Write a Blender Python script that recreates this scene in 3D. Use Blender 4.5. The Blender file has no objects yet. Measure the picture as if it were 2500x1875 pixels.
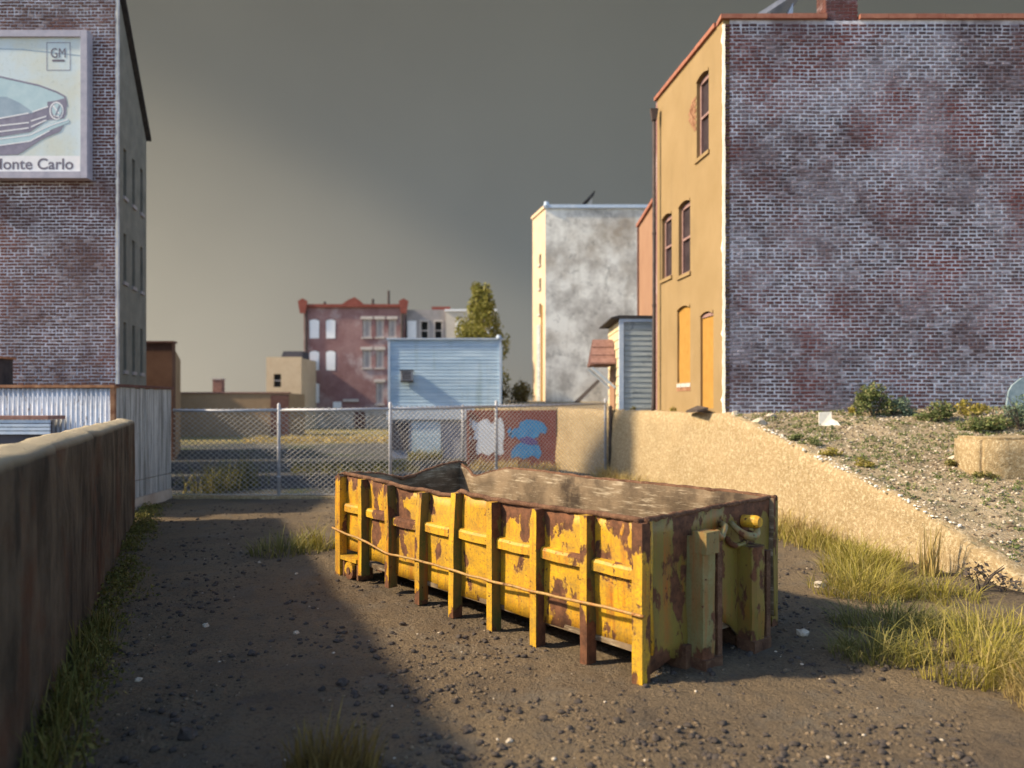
import bpy, bmesh, math, random
from mathutils import Vector, Matrix, noise

SC = bpy.context.scene
COL = SC.collection
R = math.radians

# ------------------------------------------------------------------ camera
F, CX, HY, CH = 1860.0, 1250.0, 985.0, 2.3      # focal (px), centre, horizon row, eye height
D = 1.1302
cd = bpy.data.cameras.new("camera")
cam = bpy.data.objects.new("camera", cd)
COL.objects.link(cam)
cam.location = (0, 0, CH)
cam.rotation_euler = (R(90), 0, 0)
cd.sensor_width = 36.0
cd.lens = 36.0 * F / 2500.0
cd.shift_y = (HY - 937.5) / 2500.0
cd.clip_start, cd.clip_end = 0.05, 500.0
cd.dof.use_dof = True
cd.dof.focus_distance = 8.6
cd.dof.aperture_fstop = 0.75
SC.camera = cam

# ------------------------------------------------------------------ light
SUN_EL = R(35.0)
SUN_DIR = Vector((1.0, 0.15, 0.0)).normalized()          # horizontal travel direction
travel = SUN_DIR * math.cos(SUN_EL) + Vector((0, 0, -math.sin(SUN_EL)))
sd = bpy.data.lights.new("sun", 'SUN')
sd.energy = 3.6
sd.angle = R(3.0)
sd.color = (1.0, 0.82, 0.56)
sun = bpy.data.objects.new("sun", sd)
COL.objects.link(sun)
sun.rotation_euler = travel.to_track_quat('-Z', 'Y').to_euler()
sun.location = (-30, -5, 25)

W = bpy.data.worlds.new("World")
SC.world = W
W.use_nodes = True
wn = W.node_tree.nodes
bg = wn.get("Background") or wn.new("ShaderNodeBackground")
sky = wn.new("ShaderNodeTexSky")
sky.sky_type = 'NISHITA'
sky.sun_disc = False
sky.sun_elevation = SUN_EL
sky.sun_rotation = math.atan2(-SUN_DIR.x, -SUN_DIR.y) % (2 * math.pi)
W.node_tree.links.new(sky.outputs[0], bg.inputs[0])
bg.inputs[1].default_value = 0.122

SC.view_settings.view_transform = 'Standard'
SC.view_settings.look = 'None'
SC.view_settings.gamma = 1.0
SC.view_settings.exposure = 1.05
SC.cycles.use_denoising = True
SC.cycles.max_bounces = 8
SC.cycles.diffuse_bounces = 2

rnd = random.Random(11)

# ------------------------------------------------------------------ helpers
def dx(xd, Y): return (xd * D - CX) / F * Y
def dz(yd, Y): return CH - (yd * D - HY) / F * Y
def gY(yd): return CH * F / (yd * D - HY)                # ground row -> distance
def gp(xd, yd):
    Y = gY(yd)
    return Vector((dx(xd, Y), Y, 0.0))
def lerp(a, b, t): return a + (b - a) * t
def interp(tab, x):
    if x <= tab[0][0]: return tab[0][1]
    for (a, b), (c, d) in zip(tab, tab[1:]):
        if x <= c: return lerp(b, d, (x - a) / (c - a))
    return tab[-1][1]
def nz(x, y, z=0.0): return noise.noise(Vector((x, y, z)))

ORG = {}
class MB:
    def __init__(self): self.v, self.f = [], []
    def add(self, vs, fs):
        b = len(self.v)
        self.v += [tuple(p) for p in vs]
        self.f += [tuple(i + b for i in q) for q in fs]
        return self
    def box(self, x0, x1, y0, y1, z0, z1, M=None):
        vs = [Vector((x, y, z)) for x in (x0, x1) for y in (y0, y1) for z in (z0, z1)]
        if M: vs = [M(*p) for p in vs]
        return self.add(vs, [(0, 1, 3, 2), (4, 6, 7, 5), (0, 4, 5, 1), (2, 3, 7, 6), (0, 2, 6, 4), (1, 5, 7, 3)])
    def quad(self, *p): return self.add(p, [tuple(range(len(p)))])
    def prism(self, poly, ext):
        n = len(poly); ext = Vector(ext)
        vs = [Vector(p) for p in poly] + [Vector(p) + ext for p in poly]
        fs = [tuple(range(n - 1, -1, -1)), tuple(range(n, 2 * n))]
        fs += [(i, (i + 1) % n, n + (i + 1) % n, n + i) for i in range(n)]
        return self.add(vs, fs)
    def tube(self, pts, r, n=8):
        pts = [Vector(p) for p in pts]
        rs = r if isinstance(r, (list, tuple)) else [r] * len(pts)
        vs, fs = [], []
        t0 = (pts[1] - pts[0]).normalized()
        ref = Vector((0, 0, 1)) if abs(t0.z) < .9 else Vector((1, 0, 0))
        for i, p in enumerate(pts):
            a, b = pts[max(i - 1, 0)], pts[min(i + 1, len(pts) - 1)]
            t = (b - a).normalized()
            s = t.cross(ref)
            if s.length < 1e-4: s = t.cross(Vector((0, 1, 0)))
            s.normalize(); u = s.cross(t).normalized()
            for k in range(n):
                q = 2 * math.pi * k / n
                vs.append(p + (s * math.cos(q) + u * math.sin(q)) * rs[i])
        for i in range(len(pts) - 1):
            for k in range(n):
                fs.append((i * n + k, i * n + (k + 1) % n, (i + 1) * n + (k + 1) % n, (i + 1) * n + k))
        fs.append(tuple(range(n - 1, -1, -1)))
        fs.append(tuple((len(pts) - 1) * n + k for k in range(n)))
        return self.add(vs, fs)
    def grid(self, fn, nu, nv, closed=False):
        vs = [fn(i / (nu - 1), j / (nv - 1)) for i in range(nu) for j in range(nv)]
        fs = [(i * nv + j, (i + 1) * nv + j, (i + 1) * nv + j + 1, i * nv + j + 1)
              for i in range(nu - 1) for j in range(nv - 1)]
        return self.add(vs, fs)
    def build(self, name, m, parent=None, smooth=False, recalc=True):
        o0 = ORG.get(parent.name, Vector((0, 0, 0))) if parent else Vector((0, 0, 0))
        me = bpy.data.meshes.new(name)
        me.from_pydata([(x - o0.x, y - o0.y, z - o0.z) for x, y, z in self.v], [], self.f)
        if recalc:
            bm = bmesh.new(); bm.from_mesh(me)
            bmesh.ops.recalc_face_normals(bm, faces=bm.faces[:])
            bm.to_mesh(me); bm.free()
        if smooth:
            me.polygons.foreach_set("use_smooth", [True] * len(me.polygons))
        me.materials.append(m)
        ob = bpy.data.objects.new(name, me)
        COL.objects.link(ob)
        if parent:
            ob.parent = parent
            ORG[ob.name] = o0
        return ob

def tag(o, label=None, cat=None, group=None, kind=None):
    if label: o["label"] = label
    if cat: o["category"] = cat
    if group: o["group"] = group
    if kind: o["kind"] = kind
    return o

def thing(name, loc, label, cat, group=None):
    o = bpy.data.objects.new(name, None)
    COL.objects.link(o)
    o.location = loc
    o.empty_display_size = 0.2
    ORG[o.name] = Vector(loc)
    return tag(o, label, cat, group)

def frame(O, a, n):
    """local (along, out, up) -> world"""
    O, a, n = Vector(O), Vector(a).normalized(), Vector(n).normalized()
    return lambda u, d, z: O + a * u + n * d + Vector((0, 0, z))

# ------------------------------------------------------------------ materials
class Mt:
    def __init__(s, name, rough=0.9, spec=0.25):
        s.m = bpy.data.materials.new(name)
        s.m.use_nodes = True
        s.nt = s.m.node_tree
        s.b = s.nt.nodes.get("Principled BSDF")
        s.b.inputs["Roughness"].default_value = rough
        s.b.inputs["Specular IOR Level"].default_value = spec
        s.geo = s.nt.nodes.new("ShaderNodeNewGeometry")
        s.pos = s.geo.outputs["Position"]
        s.isl = s.geo.outputs["Random Per Island"]
        s._or = None
    def n(s, t): return s.nt.nodes.new(t)
    def L(s, a, b):
        if hasattr(a, "default_value") and hasattr(a, "is_linked"): s.nt.links.new(a, b)
        else: b.default_value = a
    def vec(s, sx, sy, sz):
        q = s.n("ShaderNodeVectorMath"); q.operation = 'MULTIPLY'
        s.nt.links.new(s.pos, q.inputs[0]); q.inputs[1].default_value = (sx, sy, sz)
        return q.outputs[0]
    def noise(s, scale, detail=5, rough=.6, v=None, dist=0.0):
        q = s.n("ShaderNodeTexNoise")
        q.inputs["Scale"].default_value = scale; q.inputs["Detail"].default_value = detail
        q.inputs["Roughness"].default_value = rough; q.inputs["Distortion"].default_value = dist
        s.nt.links.new(v if v else s.pos, q.inputs["Vector"])
        return q.outputs["Fac"]
    def voro(s, scale, feature='F1', v=None):
        q = s.n("ShaderNodeTexVoronoi"); q.feature = feature
        q.inputs["Scale"].default_value = scale
        s.nt.links.new(v if v else s.pos, q.inputs["Vector"])
        return q.outputs["Distance"]
    def step(s, fac, a, b, lo=0.0, hi=1.0):
        q = s.n("ShaderNodeMapRange"); q.clamp = True
        s.L(fac, q.inputs[0])
        q.inputs[1].default_value = a; q.inputs[2].default_value = b
        q.inputs[3].default_value = lo; q.inputs[4].default_value = hi
        return q.outputs[0]
    def math(s, op, a, b=0.0):
        q = s.n("ShaderNodeMath"); q.operation = op
        s.L(a, q.inputs[0]); s.L(b, q.inputs[1])
        return q.outputs[0]
    def mix(s, fac, a, b, mode='MIX'):
        q = s.n("ShaderNodeMix"); q.data_type = 'RGBA'; q.blend_type = mode
        s.L(fac, q.inputs[0])
        for c, i in ((a, 6), (b, 7)):
            if isinstance(c, (tuple, list)): q.inputs[i].default_value = (*c[:3], 1)
            else: s.nt.links.new(c, q.inputs[i])
        return q.outputs[2]
    def z(s):
        q = s.n("ShaderNodeSeparateXYZ"); s.nt.links.new(s.pos, q.inputs[0]); return q.outputs[2]
    def rand(s):
        q = s.n("ShaderNodeObjectInfo")
        return s.math('FRACT', s.math('ADD', q.outputs["Random"], s.isl))
    def color(s, c):
        if isinstance(c, (tuple, list)): s.b.inputs["Base Color"].default_value = (*c[:3], 1)
        else: s.nt.links.new(c, s.b.inputs["Base Color"])
        return s
    def bump(s, h, strength=.4, dist=.02):
        q = s.n("ShaderNodeBump")
        q.inputs["Strength"].default_value = strength; q.inputs["Distance"].default_value = dist
        s.nt.links.new(h, q.inputs["Height"]); s.nt.links.new(q.outputs[0], s.b.inputs["Normal"])
        return s
    def rough(s, r):
        s.L(r, s.b.inputs["Roughness"]); return s

def simple(name, c1, c2, scale=4, rough=.9, bump=.3, bscale=None, metal=0.0, dist=.01):
    t = Mt(name, rough)
    f = t.step(t.noise(scale, 7, .65), .32, .68)
    t.color(t.mix(f, c1, c2))
    t.bump(t.noise(bscale or scale * 6, 5, .6), bump, dist)
    t.b.inputs["Metallic"].default_value = metal
    return t.m

M = {}

def paint(name, base, base2, seed=0.0, chip=.565, rimz=(1.1, 1.40), lowrust=.09):
    t = Mt(name, .55, .35)
    off = t.n("ShaderNodeVectorMath"); off.operation = 'ADD'
    t.nt.links.new(t.pos, off.inputs[0]); off.inputs[1].default_value = (seed, seed * .7, seed * .3)
    v = off.outputs[0]
    tall = t.n("ShaderNodeVectorMath"); tall.operation = 'MULTIPLY'
    t.nt.links.new(v, tall.inputs[0]); tall.inputs[1].default_value = (1, 1, .55)
    tv = tall.outputs[0]
    chips = t.math('ADD', t.math('MULTIPLY', t.noise(2.6, 12, .62, tv, .25), .62), t.math('MULTIPLY', t.noise(.9, 3, .5, tv), .38))
    top = t.step(t.z(), rimz[0], rimz[1], 0, .10)
    low = t.step(t.z(), .22, 0.0, 0, lowrust)
    cm = t.math('ADD', chips, t.math('ADD', top, low))
    big = t.step(cm, chip, chip + .012)
    fl = t.step(t.noise(17, 6, .6, v), .655, .675)
    mask = t.math('MAXIMUM', big, fl)
    stk = t.n("ShaderNodeVectorMath"); stk.operation = 'MULTIPLY'
    t.nt.links.new(v, stk.inputs[0]); stk.inputs[1].default_value = (14, 14, .9)
    st = t.step(t.noise(1.0, 5, .6, stk.outputs[0]), .46, .70)
    stm = t.math('MULTIPLY', st, t.step(t.noise(1.1, 3, .5, v), .40, .58))
    grim = t.step(t.noise(4.0, 9, .75, v), .42, .66, 0, .95)
    spk = t.step(t.noise(40, 5, .8, v), .50, .64, 0, .75)
    c = t.mix(t.step(t.noise(3, 6, .6, v), .3, .7), base, base2)
    c = t.mix(t.math('MULTIPLY', stm, .9), c, (.40, .10, .015))
    c = t.mix(t.math('MULTIPLY', grim, .7), c, (.22, .13, .04))
    c = t.mix(spk, c, (.20, .13, .04))
    rust = t.mix(t.step(t.noise(11, 8, .7, v), .35, .65), (.065, .029, .016), (.185, .078, .038))
    c = t.mix(mask, c, rust)
    t.color(c)
    t.rough(t.step(mask, 0, 1, .50, .95))
    h = t.math('SUBTRACT', t.math('MULTIPLY', t.noise(50, 5, .7, v), .35), t.math('MULTIPLY', mask, .8))
    t.bump(h, .55, .012)
    return t.m

def stucco(name, c1, c2, stain, speck=None, bscale=38, bst=.5, streak=.6):
    t = Mt(name, .95, .15)
    c = t.mix(t.step(t.noise(.9, 7, .6), .35, .68), c1, c2)
    sv = t.vec(1.7, 1.7, .35)
    c = t.mix(t.step(t.noise(1, 6, .6, sv), .52, .80, 0, streak), c, stain)
    if speck:
        c = t.mix(t.step(t.noise(16, 5, .8), .50, .58, 0, .9), c, speck)
        c = t.mix(t.step(t.noise(19, 6, .85), .56, .61, 0, .8), c, (.15, .11, .06))
    t.color(c)
    t.bump(t.math('ADD', t.noise(bscale, 6, .7), t.math('MULTIPLY', t.noise(4, 4, .6), .6)), bst, .03)
    return t.m

def brickmat(name, d1, d2, red, haze, hz=(.46, .70), rg=(.47, .62)):
    t = Mt(name, .93, .2)
    r = t.rand()
    c = t.mix(r, d1, d2)
    c = t.mix(t.step(t.math('FRACT', t.math('MULTIPLY', r, 13.7)), .84, .96, 0, .55), c, haze)
    c = t.mix(t.step(t.noise(.42, 5, .6), rg[0], rg[1]), c, red)
    q = t.math('ADD', t.math('MULTIPLY', t.noise(.55, 7, .62, t.vec(1, 1, 1.25)), .75), t.math('MULTIPLY', t.noise(9, 5, .7), .25))
    c = t.mix(t.step(q, hz[0], hz[1], 0, .85), c, haze)
    c = t.mix(t.step(t.noise(26, 5, .75), .60, .74, 0, .5), c, haze)
    t.color(c)
    t.bump(t.noise(45, 5, .7), .5, .01)
    return t.m

M['yellow'] = paint('flaking_yellow_paint', (.68, .39, .018), (.56, .30, .015), 0.0, .543)
M['yellow_rail'] = paint('scuffed_yellow_paint', (.70, .41, .02), (.58, .32, .016), 3.1, .560)
M['yellow_corner'] = paint('edge_worn_yellow_paint', (.70, .41, .02), (.58, .32, .016), 4.4, .555, (.45, 1.3), 0.0)
M['yellow_end'] = paint('shade_darkened_yellow_paint', (.25, .20, .038), (.17, .135, .028), 7.7, .562, (1.18, 1.44))  # same yellow, its base colour darkened for the end that lies in shade
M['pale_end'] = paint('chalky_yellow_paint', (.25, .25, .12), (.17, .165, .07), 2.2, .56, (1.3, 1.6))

M['web_shade'] = paint('dark_green_web_shade', (.085, .105, .03), (.055, .072, .028), 9.1, .565)  # dark green stands in for the shade on the rib sides
t = Mt('rusted_steel', .95, .2)
c = t.mix(t.step(t.noise(6, 9, .7), .35, .65), (.075, .036, .022), (.20, .105, .06))
c = t.mix(t.step(t.noise(30, 5, .7), .55, .68, 0, .6), c, (.33, .20, .12))
t.color(c); t.bump(t.noise(40, 6, .75), .8, .02); M['rust'] = t.m
t = Mt('rusted_interior', .95, .2)
c = t.mix(t.step(t.noise(2.2, 8, .65), .35, .68), (.085, .060, .038), (.25, .178, .108))
c = t.mix(t.step(t.noise(1.0, 8, .75, t.vec(3, 3, 26)), .52, .66, 0, .8), c, (.44, .36, .25))
c = t.mix(t.step(t.noise(1.3, 5, .6), .54, .62, 0, .85), c, (.04, .028, .020))
t.color(c); t.bump(t.noise(1.0, 6, .75, t.vec(10, 10, 70)), .6, .015); M['inside'] = t.m

M['soil'] = None
t = Mt('cinder_soil', .97, .15)
c = t.mix(t.step(t.noise(.35, 8, .65), .36, .66), (.175, .130, .086), (.30, .225, .138))
c = t.mix(t.step(t.noise(2.6, 8, .7), .50, .70, 0, .7), c, (.095, .082, .072))
c = t.mix(t.step(t.noise(34, 4, .75), .52, .66, 0, .8), c, (.07, .058, .046))
c = t.mix(t.step(t.noise(70, 3, .7), .63, .70, 0, .8), c, (.36, .29, .20))
c = t.mix(t.step(t.noise(1.3, 7, .7), .52, .66, 0, .55), c, (.27, .225, .165))
sx = t.n("ShaderNodeSeparateXYZ"); t.nt.links.new(t.pos, sx.inputs[0])
far = t.step(t.math('ADD', sx.outputs[1], t.math('MULTIPLY', t.noise(.6, 5, .6), 3.0)), 18.5, 21)
cf = t.mix(t.step(t.noise(.8, 7, .65), .4, .62), (.085, .088, .092), (.13, .125, .118))  # lot ground colour lowered to stand in for shade behind the fence
cf = t.mix(t.step(t.noise(.33, 6, .7), .52, .62, 0, .75), cf, (.055, .075, .028))
c = t.mix(far, c, cf)
straw = t.step(t.math('ADD', sx.outputs[1], t.math('MULTIPLY', t.noise(.3, 5, .6), 12.0)), 48, 53)
c = t.mix(straw, c, t.mix(t.step(t.noise(1.2, 6, .7), .4, .6), (.40, .30, .15), (.16, .16, .05)))
t.color(c)
h = t.math('ADD', t.noise(28, 6, .75), t.math('MULTIPLY', t.noise(7, 5, .7), 1.5))
t.bump(h, 1.0, .06); M['soil'] = t.m

t = Mt('stony_hill_soil', .97, .15)
c = t.mix(t.step(t.noise(.7, 8, .65), .36, .66), (.33, .25, .155), (.50, .39, .245))
c = t.mix(t.step(t.noise(3.5, 8, .72), .50, .62, 0, .85), c, (.145, .14, .075))
c = t.mix(t.step(t.noise(24, 5, .75), .50, .62, 0, .85), c, (.15, .125, .08))
c = t.mix(t.step(t.noise(40, 3, .7), .60, .66, 0, .9), c, (.62, .54, .42))
t.color(c); t.bump(t.math('ADD', t.noise(22, 6, .75), t.noise(6, 5, .7)), .9, .05); M['hill'] = t.m

M['stone_light'] = simple('pale_stone', (.40, .33, .24), (.62, .54, .43), 8, .9, .5)
M['stone_dark'] = simple('dark_cinder', (.040, .033, .030), (.10, .08, .066), 14, .95, .5)
M['stone_mid'] = simple('brown_pebble', (.095, .072, .05), (.21, .155, .10), 14, .95, .5)
M['retain'] = stucco('beige_rough_render', (.33, .24, .125), (.41, .30, .165), (.32, .23, .13), (.56, .45, .285), 30, 1.0, .3)
M['yellow_stucco'] = stucco('ochre_render', (.315, .22, .112), (.275, .19, .092), (.22, .155, .08), None, 30, .3, .6)
M['salmon'] = stucco('salmon_render', (.33, .195, .125), (.29, .165, .105), (.25, .15, .10), None, 30, .25, .4)
M['plaster_edge'] = simple('bare_white_plaster', (.72, .66, .55), (.86, .82, .74), 12, .95, .5)

t = Mt('stained_white_render', .95, .15)
c = t.mix(t.step(t.noise(.55, 8, .66), .40, .58), (.46, .43, .39), (.84, .81, .74))
c = t.mix(t.step(t.noise(.30, 6, .6), .50, .66, 0, .85), c, (.33, .265, .20))
c = t.mix(t.step(t.noise(2.0, 9, .7), .54, .66, 0, .7), c, (.24, .23, .21))
c = t.mix(t.step(t.noise(1, 6, .6, t.vec(2.5, 2.5, .22)), .55, .8, 0, .5), c, (.30, .26, .20))
t.color(c); t.bump(t.noise(16, 6, .7), .4, .05); M['white_render'] = t.m

t = Mt('board_formed_concrete', .95, .15)
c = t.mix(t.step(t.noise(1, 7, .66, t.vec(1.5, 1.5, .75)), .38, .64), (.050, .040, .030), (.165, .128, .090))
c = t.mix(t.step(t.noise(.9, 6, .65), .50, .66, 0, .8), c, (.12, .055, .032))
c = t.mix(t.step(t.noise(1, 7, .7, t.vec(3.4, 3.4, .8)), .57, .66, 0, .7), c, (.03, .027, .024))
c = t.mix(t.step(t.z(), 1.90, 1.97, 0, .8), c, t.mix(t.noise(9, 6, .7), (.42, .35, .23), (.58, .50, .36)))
t.color(c); t.bump(t.math('ADD', t.noise(1, 7, .7, t.vec(12, 12, 1.6)), t.noise(14, 7, .75)), .9, .05); M['concrete'] = t.m

M['brick_r'] = brickmat('soot_purple_brick', (.052, .036, .042), (.105, .066, .072), (.125, .042, .040), (.34, .33, .40), (.50, .72))
M['brick_l'] = brickmat('worn_maroon_brick', (.075, .040, .036), (.120, .066, .058), (.150, .058, .044), (.34, .30, .32), (.54, .82), (.44, .58))
M['brick_far'] = None
t = Mt('lime_mortar', .95, .15)
c = t.mix(t.step(t.noise(3, 7, .7), .35, .65), (.52, .52, .58), (.80, .80, .87))
c = t.mix(t.step(t.noise(.6, 7, .7), .44, .60, 0, .85), c, (.20, .155, .165))
t.color(c); t.bump(t.noise(40, 5, .7), .5, .01); M['mortar'] = t.m
t = Mt('faded_red_brick', .95, .15)
c = t.mix(t.step(t.noise(.45, 7, .62), .36, .62), (.22, .115, .115), (.32, .195, .19))
c = t.mix(t.step(t.noise(.28, 6, .65), .52, .66, 0, .8), c, (.52, .45, .45))
c = t.mix(t.step(t.noise(5, 5, .7), .55, .66, 0, .5), c, (.10, .045, .045))
t.color(c); t.bump(t.noise(10, 5, .7), .4, .03); M['brick_far'] = t.m

M['terracotta'] = simple('terracotta_coping', (.26, .095, .065), (.40, .18, .12), 5, .9, .4)
M['wood_board'] = simple('orange_plywood', (.41, .225, .052), (.35, .185, .04), 5, .9, .3)
t = Mt('weathered_plank', .95, .15)
c = t.mix(t.step(t.noise(1, 7, .65, t.vec(14, 14, .6)), .38, .62), (.20, .20, .19), (.50, .51, .50))
c = t.mix(t.step(t.noise(1, 8, .75, t.vec(30, 30, 3)), .58, .66, 0, .8), c, (.08, .075, .065))
t.color(c); t.bump(t.noise(1, 6, .7, t.vec(50, 50, 2.5)), .5, .01); M['plank'] = t.m
t = Mt('rusty_white_tin', .65, .4)
c = t.mix(t.step(t.noise(1.2, 7, .65), .4, .62), (.48, .50, .55), (.70, .73, .80))
c = t.mix(t.step(t.noise(1, 8, .75, t.vec(12, 12, 4)), .57, .64, 0, .85), c, (.10, .055, .035))
t.color(c); t.bump(t.noise(40, 5, .7), .3, .006); M['tin'] = t.m
M['rust_trim'] = simple('rusted_trim', (.20, .085, .045), (.42, .24, .14), 6, .95, .5)
M['dark_trim'] = simple('old_brown_paint', (.10, .045, .038), (.17, .09, .075), 8, .85, .3)
M['sash'] = simple('faded_mauve_paint', (.22, .13, .12), (.33, .21, .19), 9, .85, .3)
M['glass'] = simple('dusty_dark_glass', (.03, .024, .028), (.07, .05, .055), 3, .35, .1)
M['black'] = simple('dark_opening', (.012, .012, .012), (.02, .018, .016), 3, .8, .1)
M['galv'] = simple('galvanised_steel', (.36, .36, .38), (.52, .52, .55), 7, .6, .2, None, .3)
M['wire'] = simple('weathered_wire', (.33, .31, .29), (.50, .47, .43), 4, .7, .1, None, .2)
M['pipe'] = simple('black_iron', (.045, .038, .038), (.10, .075, .07), 7, .8, .3)
t = Mt('grey_clapboard_paint', .85, .25)
c = t.mix(t.step(t.noise(1, 7, .65, t.vec(1.2, 1.2, 9)), .38, .64), (.30, .345, .36), (.46, .50, .50))
c = t.mix(t.step(t.noise(3, 8, .7), .56, .68, 0, .7), c, (.13, .15, .17))
t.color(c); t.bump(t.noise(30, 5, .7), .3, .006); M['clap'] = t.m
M['cream_clap'] = simple('cream_board_paint', (.56, .45, .26), (.68, .56, .36), 4, .9, .3)
M['blue_trim'] = simple('pale_blue_trim', (.40, .50, .64), (.56, .64, .74), 4, .85, .3)
M['tar'] = simple('tar_roof', (.03, .03, .034), (.07, .065, .065), 5, .95, .5)
M['shingle'] = simple('brown_shingle', (.20, .105, .085), (.33, .19, .16), 7, .95, .5)
t = Mt('pale_blue_boards', .9, .2)
c = t.mix(t.step(t.noise(1, 6, .6, t.vec(.7, .7, 5)), .36, .64), (.38, .54, .70), (.53, .69, .83))
c = t.mix(t.step(t.noise(1, 7, .65, t.vec(1.6, 1.6, .22)), .56, .74, 0, .65), c, (.25, .34, .34))
c = t.mix(t.step(t.noise(2.5, 7, .7), .58, .70, 0, .5), c, (.62, .70, .78))
t.color(c); t.bump(t.noise(20, 5, .7), .3, .02); M['blue'] = t.m
M['lav'] = simple('lavender_base_paint', (.25, .28, .36), (.34, .37, .46), 2, .9, .3)
M['white_board'] = simple('white_window_board', (.78, .79, .82), (.86, .86, .88), 2, .9, .2)
M['lintel'] = simple('pale_stone_lintel', (.46, .40, .37), (.60, .54, .50), 4, .9, .3)
M['cream'] = simple('cream_render', (.56, .42, .28), (.64, .50, .34), 1.5, .95, .3)
M['beige'] = simple('beige_render', (.50, .44, .38), (.60, .54, .47), 1.5, .95, .3)
M['greyr'] = simple('grey_render', (.27, .25, .25), (.37, .34, .34), 1.2, .95, .3)
M['foundation'] = simple('blotchy_foundation', (.30, .23, .17), (.58, .52, .45), .9, .95, .3)
M['brown_b'] = simple('brown_brick_render', (.12, .062, .042), (.19, .105, .070), 1.4, .95, .4)
M['tan_b'] = simple('tan_render', (.30, .20, .12), (.36, .25, .15), 1.4, .95, .4)
M['slate'] = simple('slate_wall', (.060, .062, .078), (.10, .095, .11), 1.4, .95, .4)
M['red_paint'] = simple('red_painted_block', (.20, .055, .042), (.27, .085, .065), 2, .85, .3)
M['spray_white'] = simple('white_spray_paint', (.70, .76, .86), (.80, .84, .90), 6, .7, .1)
M['spray_blue'] = simple('blue_spray_paint', (.035, .22, .50), (.06, .32, .64), 4, .7, .1)
M['spray_violet'] = simple('violet_spray_paint', (.09, .06, .22), (.14, .09, .30), 4, .7, .1)
t = Mt('backdrop_grey', 1.0, 0.0)
t.color(t.mix(t.step(t.noise(.05, 3, .5), .3, .7), (.285, .28, .255), (.305, .30, .272))); M['sky'] = t.m
M['frame'] = simple('lavender_grey_frame', (.34, .34, .42), (.47, .45, .52), 4, .8, .3)
t = Mt('faded_poster', .8, .2)
c = t.mix(t.step(t.noise(1.1, 6, .65), .38, .62), (.62, .66, .60), (.60, .70, .74))
c = t.mix(t.step(t.noise(14, 6, .75), .56, .68, 0, .5), c, (.40, .46, .42))
t.color(c); M['poster'] = t.m
M['p_white'] = simple('poster_white', (.74, .75, .78), (.84, .84, .86), 5, .8, .05)
M['p_body'] = simple('poster_pale_teal', (.40, .56, .62), (.52, .66, .70), 3, .8, .05)
M['p_hood'] = simple('poster_grey_blue', (.27, .36, .45), (.36, .46, .54), 3, .8, .05)
M['p_dark'] = simple('poster_slate', (.20, .19, .26), (.28, .27, .35), 4, .8, .05)
M['p_ink'] = simple('poster_ink', (.13, .12, .16), (.19, .18, .23), 6, .8, .05)

def leaf(name, a, b, dry=None):
    t = Mt(name, .75, .25)
    c = t.mix(t.rand(), a, b)
    if dry: c = t.mix(t.step(t.math('FRACT', t.math('MULTIPLY', t.isl, 7.31)), .55, .9), c, dry)
    t.color(c)
    tr = t.n("ShaderNodeBsdfTranslucent"); mx = t.n("ShaderNodeMixShader")
    t.nt.links.new(c, tr.inputs[0]); mx.inputs[0].default_value = .25
    t.nt.links.new(t.b.outputs[0], mx.inputs[1]); t.nt.links.new(tr.outputs[0], mx.inputs[2])
    t.nt.links.new(mx.outputs[0], t.nt.nodes.get("Material Output").inputs[0])
    return t.m
M['grass'] = leaf('grass_blade', (.20, .18, .025), (.38, .31, .06), (.46, .36, .13))
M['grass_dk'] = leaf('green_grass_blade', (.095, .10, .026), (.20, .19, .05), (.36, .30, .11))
M['straw'] = leaf('straw_blade', (.44, .33, .12), (.55, .43, .18), (.33, .23, .09))
M['moss'] = leaf('moss_leaf', (.075, .08, .02), (.17, .165, .04), (.22, .18, .055))
M['shrub'] = leaf('shrub_leaf', (.075, .11, .035), (.19, .22, .075), (.27, .25, .11))
M['bluegreen'] = leaf('bluegreen_leaf', (.09, .15, .12), (.17, .23, .17), (.22, .26, .14))
M['tree'] = leaf('olive_leaf', (.15, .15, .025), (.27, .25, .055), (.33, .29, .09))
M['brownleaf'] = leaf('brown_leaf', (.14, .10, .03), (.27, .19, .06), (.20, .14, .05))
M['bark'] = simple('grey_bark', (.10, .08, .06), (.22, .19, .16), 10, .95, .5)
M['twig'] = simple('dark_twig', (.045, .035, .03), (.10, .08, .07), 10, .95, .3)

# ------------------------------------------------------------------ ground, hill, sky
def axis(parts):
    out = []
    for a, b, st in parts:
        n = max(1, int(round((b - a) / st)))
        out += [a + (b - a) * i / n for i in range(n)]
    out.append(parts[-1][1])
    return out
def gh(x, y):
    k = max(0.0, min(1.0, (26 - y) / 8))
    return k * (nz(x * .55, y * .55) * .03 + nz(x * 2.3, y * 2.3, 4) * .022 + nz(x * 6, y * 6, 9) * .016 + max(0, nz(x * 11, y * 11, 2)) * .022) - .012
xs = axis([(-130, -14, 12), (-14, -7, .5), (-7, -5, .09), (-5, 5, .05), (5, 7, .09), (7, 14, .5), (14, 130, 12)])
ys = axis([(-40, 2.4, 6), (2.4, 4.2, .3), (4.2, 10.5, .045), (10.5, 15, .09), (15, 26, .3), (26, 100, 6)])
mb = MB()
mb.v = [(x, y, gh(x, y)) for x in xs for y in ys]
ny = len(ys)
mb.f = [(i * ny + j, (i + 1) * ny + j, (i + 1) * ny + j + 1, i * ny + j + 1) for i in range(len(xs) - 1) for j in range(ny - 1)]
tag(mb.build('ground', M['soil'], smooth=True, recalc=False), kind='structure')

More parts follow.
